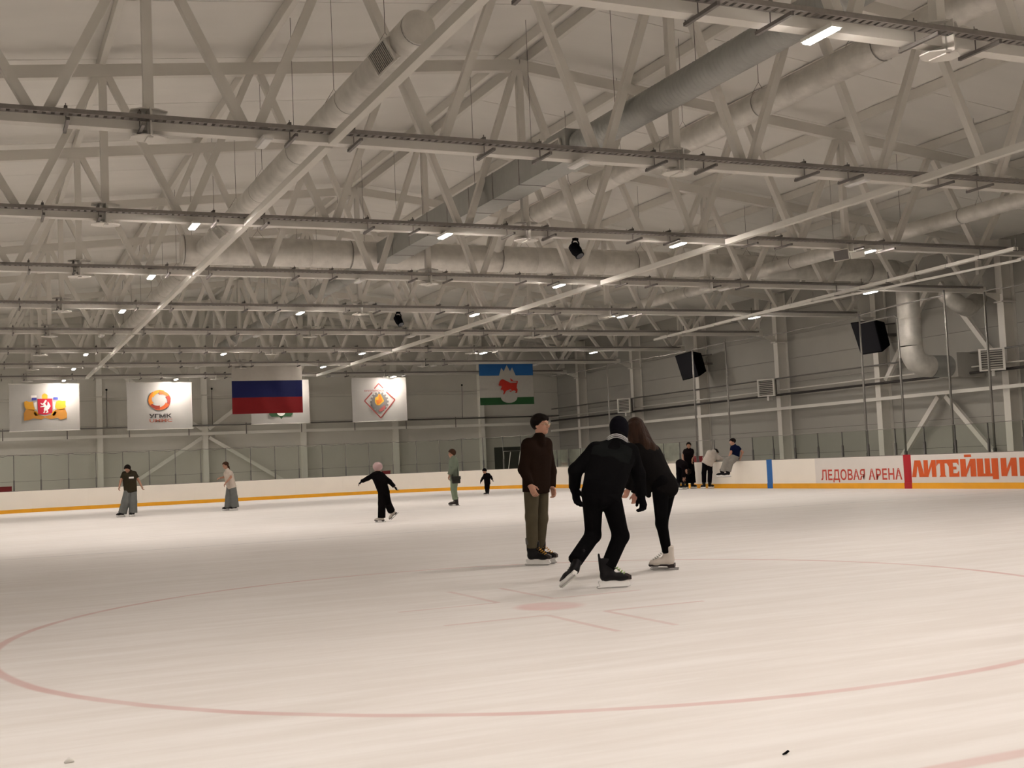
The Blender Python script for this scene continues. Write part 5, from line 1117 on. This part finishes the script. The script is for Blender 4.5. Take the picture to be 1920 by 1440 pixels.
# 6 child with pink helmet
p = simple('child in black with a pink helmet balancing on one white skate', gnd(713, 979), (-0.6, 0.35), 0.80,
    dict(nk=(708.5, 885.5), shl=(700.5, 890.5), shr=(716.5, 891), ell=(689.5, 897, 0.05), elr=(730.0, 902.5, 0.0), wrl=(678.5, 902.5, 0.06), wrr=(739.5, 912.5, 0.0), hpl=(716, 921), hpr=(722.5, 921, 0.06), knl=(716, 944), knr=(726.5, 943, 0.10), anl=(715.5, 972), anr=(734, 958.5, 0.30)),
    (707.8, 877.5, 0), (-0.6, 0.5, -0.3), (-0.1, 0, 1), KBLK, KBLK, 1.0, 'suit_top', (0.105, 0.098, 0.10), 0.96, gl=GLOVE, hair=None, vox=0.0115, hsc=0.95, drop=0.04)
flesh('helmet', [el(p.HP(0,-0.01,0.03), (p.hs, p.hf, p.hu), (0.108, 0.125, 0.115), 0.02, [(p.HP(0,0,-0.06), -p.hu), (p.HP(0,0.075,0), _n(p.hf-0.35*p.hu))]), rc(p.HP(0.0,-0.06,0.115), p.HP(0,0.05,0.125), 0.018, 0.018, None, 0.02), rc(p.HP(-0.06,-0.06,0.08), p.HP(-0.06,0.05,0.09), 0.016, 0.016, None, 0.02), rc(p.HP(0.06,-0.06,0.08), p.HP(0.06,0.05,0.09), 0.016, 0.016, None, 0.02)], 0.009, mat('helmet_pink', (0.42, 0.29, 0.29), 0.4), p.root)
b0 = p.J['anl'].copy(); b0[2] = 0; p.skate(p.J['anl'], p.dirv(-0.95, 0.2), (0,0,1), 'figure', None, base=b0)
u_ = _n(p.px(735, 959, 0.3)-p.px(744, 968, 0.3)); p.skate(p.J['anr'], p.dirv(-0.5, 0.2, -0.85), u_, 'figure', None)
# 7 mint outfit
p = simple('person in mint green jacket and trousers with a black shoulder bag', gnd(853, 948.5), (-0.95, -0.15), 1.0,
    dict(nk=(849.5, 857.5), shl=(847.5, 863, 0.12), shr=(853, 863, -0.12), ell=(846.5, 877, 0.16), elr=(851.5, 878.5, -0.17), wrl=(842.5, 890, 0.14), wrr=(843.5, 890.5, -0.18), hpl=(850.5, 897, 0.06), hpr=(853.5, 897, -0.06), knl=(850, 917, 0.06), knr=(851.5, 917, -0.06), anl=(853.5, 940, 0.07), anr=(855, 940, -0.07)),
    (847, 850.8, 0), (-0.95, -0.15, -0.2), (-0.15, 0, 1), fab('jacket_mint', (0.16, 0.19, 0.145)), fab('trousers_mint', (0.19, 0.235, 0.165)), 1.0, 'jacket', (0.098, 0.078, 0.064), 0.86, hair=HAIR_B, hairkw=dict(back=-0.075, thick=0.03, fringe=0), te=0.03)
feet(p, 'hockey', (-0.97, -0.1), (-0.97, -0.1), hold=None) if False else feet(p, 'figure', (-0.97, -0.1), (-0.97, -0.1), None, mat('boot_brown', (0.018, 0.012, 0.011), 0.5))
BAG = mat('bag_black', (0.012, 0.014, 0.009), 0.5); c = p.px(855, 900, -0.26)
bag = thing('shoulder_bag', 'small black shoulder bag on the hip of the mint-dressed person', 'bag', tuple(p.A+c))
q = MB(); q.box((-0.14,-0.05,-0.11),(0.14,0.05,0.11)); q.build('bag_body', BAG, bag, False, 0.03)
q = MB(); q.prism([(-0.145,0.02),(0.145,0.02),(0.14,0.12),(-0.14,0.12)], (0,-0.06,0), (1,0,0), (0,0,1), (0,0.12,0)); q.build('flap', BAG, bag, False, 0.01)
q = MB(); o_ = np.array(c); q.tube([p.px(859, 896, -0.22)-o_, p.px(857, 875, -0.16)-o_, p.px(851, 860, 0.0)-o_, p.px(845.5, 872, -0.12)-o_, p.px(848, 889, -0.2)-o_, p.px(850.5, 896, -0.25)-o_], 0.012, 6); q.build('strap', BAG, bag, True)
# 8 small child in black
p = simple('small child in black skating far away near the boards', gnd(913.5, 928), (-0.7, -0.5), 0.62,
    dict(nk=(911, 888), shl=(908.5, 890.5), shr=(916.5, 889.5), ell=(905, 896.5), elr=(920.5, 894), wrl=(901.5, 903), wrr=(923.2, 899.5), hpl=(911.5, 905), hpr=(916, 904.5), knl=(911.5, 914), knr=(915, 914), anl=(912.5, 922.5), anr=(915, 922.5)),
    (908.5, 883.5, -0.05), (-0.7, -0.5, -0.3), (-0.2, 0, 1), KBLK, KBLK, 1.0, 'jacket', (0.10, 0.085, 0.075), 0.92, gl=GLOVE, hair=None, hsc=0.82, vox=0.011)
flesh('cap', [el(p.HP(0,-0.012,0.035), (p.hs, p.hf, p.hu), (0.085, 0.10, 0.095), 0.02, [(p.HP(0,0,-0.01), _n(-p.hu+0.4*p.hf))])], 0.009, KBLK, p.root)
feet(p, 'hockey', (-0.95, -0.2), (-0.95, -0.2), boot=BOOTB)
# ---- group by the boards
XB = RX1-0.42
def ga(u, dx=0.0): q = at_x(u, 911, XB-dx); return (q.x, q.y)
BT = fab('tee_black', (0.006, 0.004, 0.005)); JW = fab('pants_black_wide', (0.005, 0.0045, 0.006))
p = simple('dark-haired person in black t-shirt and wide black trousers standing by the boards', ga(1293), (-0.1, -0.95), 1.0,
    dict(nk=(1291.3, 841), shl=(1284.5, 845.5), shr=(1297.5, 845), ell=(1280.8, 853.5, 0.1), elr=(1299.5, 854, 0.0), wrl=(1280.8, 861.5, -0.06), wrr=(1298, 862.5, -0.12), hpl=(1288.5, 867), hpr=(1295.5, 867), knl=(1289, 888), knr=(1297, 887), anl=(1288, 906), anr=(1298, 905.5)),
    (1291.3, 835.5, 0), (-0.1, -0.98, -0.1), (0, 0, 1), BT, JW, 0.6, 't_shirt', (0.108, 0.112, 0.125), 0.98, hairkw=dict(back=-0.05), vox=0.014, group='people by the boards')
feet(p, 'hockey', (-0.5, -0.8), (0.7, -0.7))
p = simple('person in black bending over to reach their skates beside the boards', ga(1276, 0.5), (0.75, 0.2), 1.0,
    dict(nk=(1287.5, 878, -0.35), shl=(1281, 874.5, -0.36), shr=(1286, 871.5, -0.1), ell=(1283.5, 886, -0.4), elr=(1287, 884, -0.12), wrl=(1281.5, 895, -0.36), wrr=(1284.5, 894, -0.15), hpl=(1272.5, 868.5), hpr=(1278.5, 868), knl=(1272.5, 888.5), knr=(1281, 887), anl=(1272.5, 906), anr=(1280.5, 905.5)),
    (1289.0, 884, -0.4), (0.5, -0.3, -0.8), (0.75, -0.2, -0.5), BT, JW, 1.0, 'jacket', (0.100, 0.080, 0.072), 0.95, vox=0.014, fwt=(0.2, -0.2, -0.95), group='people by the boards')
feet(p, 'hockey', (0.6, -0.7), (0.6, -0.7))
WH = fab('hoodie_white', (0.52, 0.47, 0.42))
p = simple('person in white hoodie leaning over the boards, back to the camera', ga(1326), (0.6, 0.75), 1.0,
    dict(nk=(1338, 847.5, 0.14), shl=(1330.5, 849, 0.02), shr=(1340, 852, 0.2), ell=(1336.5, 859, 0.06), elr=(1347.5, 859, 0.22), wrl=(1338.5, 862.5, 0.22), wrr=(1355, 862, 0.3), hpl=(1322, 868.5), hpr=(1330.5, 868.5), knl=(1320, 887), knr=(1331.5, 885), anl=(1320, 905.5), anr=(1330.5, 905)),
    (1341.5, 848.5, 0.22), (0.8, 0.3, -0.55), (0.5, 0.3, 0.7), WH, JW, 1.0, 'hoodie', (0.098, 0.076, 0.07), 0.95, vox=0.014, fwt=(0.4, 0.6, -0.5), te=0.048, group='people by the boards')
feet(p, 'hockey', (-0.5, 0.8), (0.6, 0.7))
PNT = fab('pants_light_grey', (0.30, 0.285, 0.26))
p = simple('person in navy t-shirt and light grey trousers sitting on the boards', ga(1377, -0.25), (-0.85, -0.45), 1.0,
    dict(nk=(1376.5, 835), shl=(1373.3, 839.5, -0.05), shr=(1384, 840, 0.1), ell=(1370, 850, -0.12), elr=(1392.3, 848, 0.1), wrl=(1366.5, 857.5, -0.25), wrr=(1388, 859.0, 0.1), hpl=(1375, 856.5, -0.02), hpr=(1380.5, 857, 0.08), knl=(1361, 865, -0.48), knr=(1369.5, 868, -0.46), anl=(1354.5, 884.5, -0.52), anr=(1365, 884.5, -0.5)),
    (1373.6, 828.5, -0.03), (-0.9, -0.3, -0.15), (-0.1, 0, 1), fab('tee_navy', (0.006, 0.010, 0.035)), PNT, 0.55, 't_shirt', (0.105, 0.092, 0.092), 0.97, hairkw=dict(back=-0.045), vox=0.014, skin=SKIN, group='people by the boards')
for i in 'lr': p.skate(p.J['an'+i], p.dirv(-0.95, -0.25, -0.1), (0,0,1), 'hockey', None, detail=False)
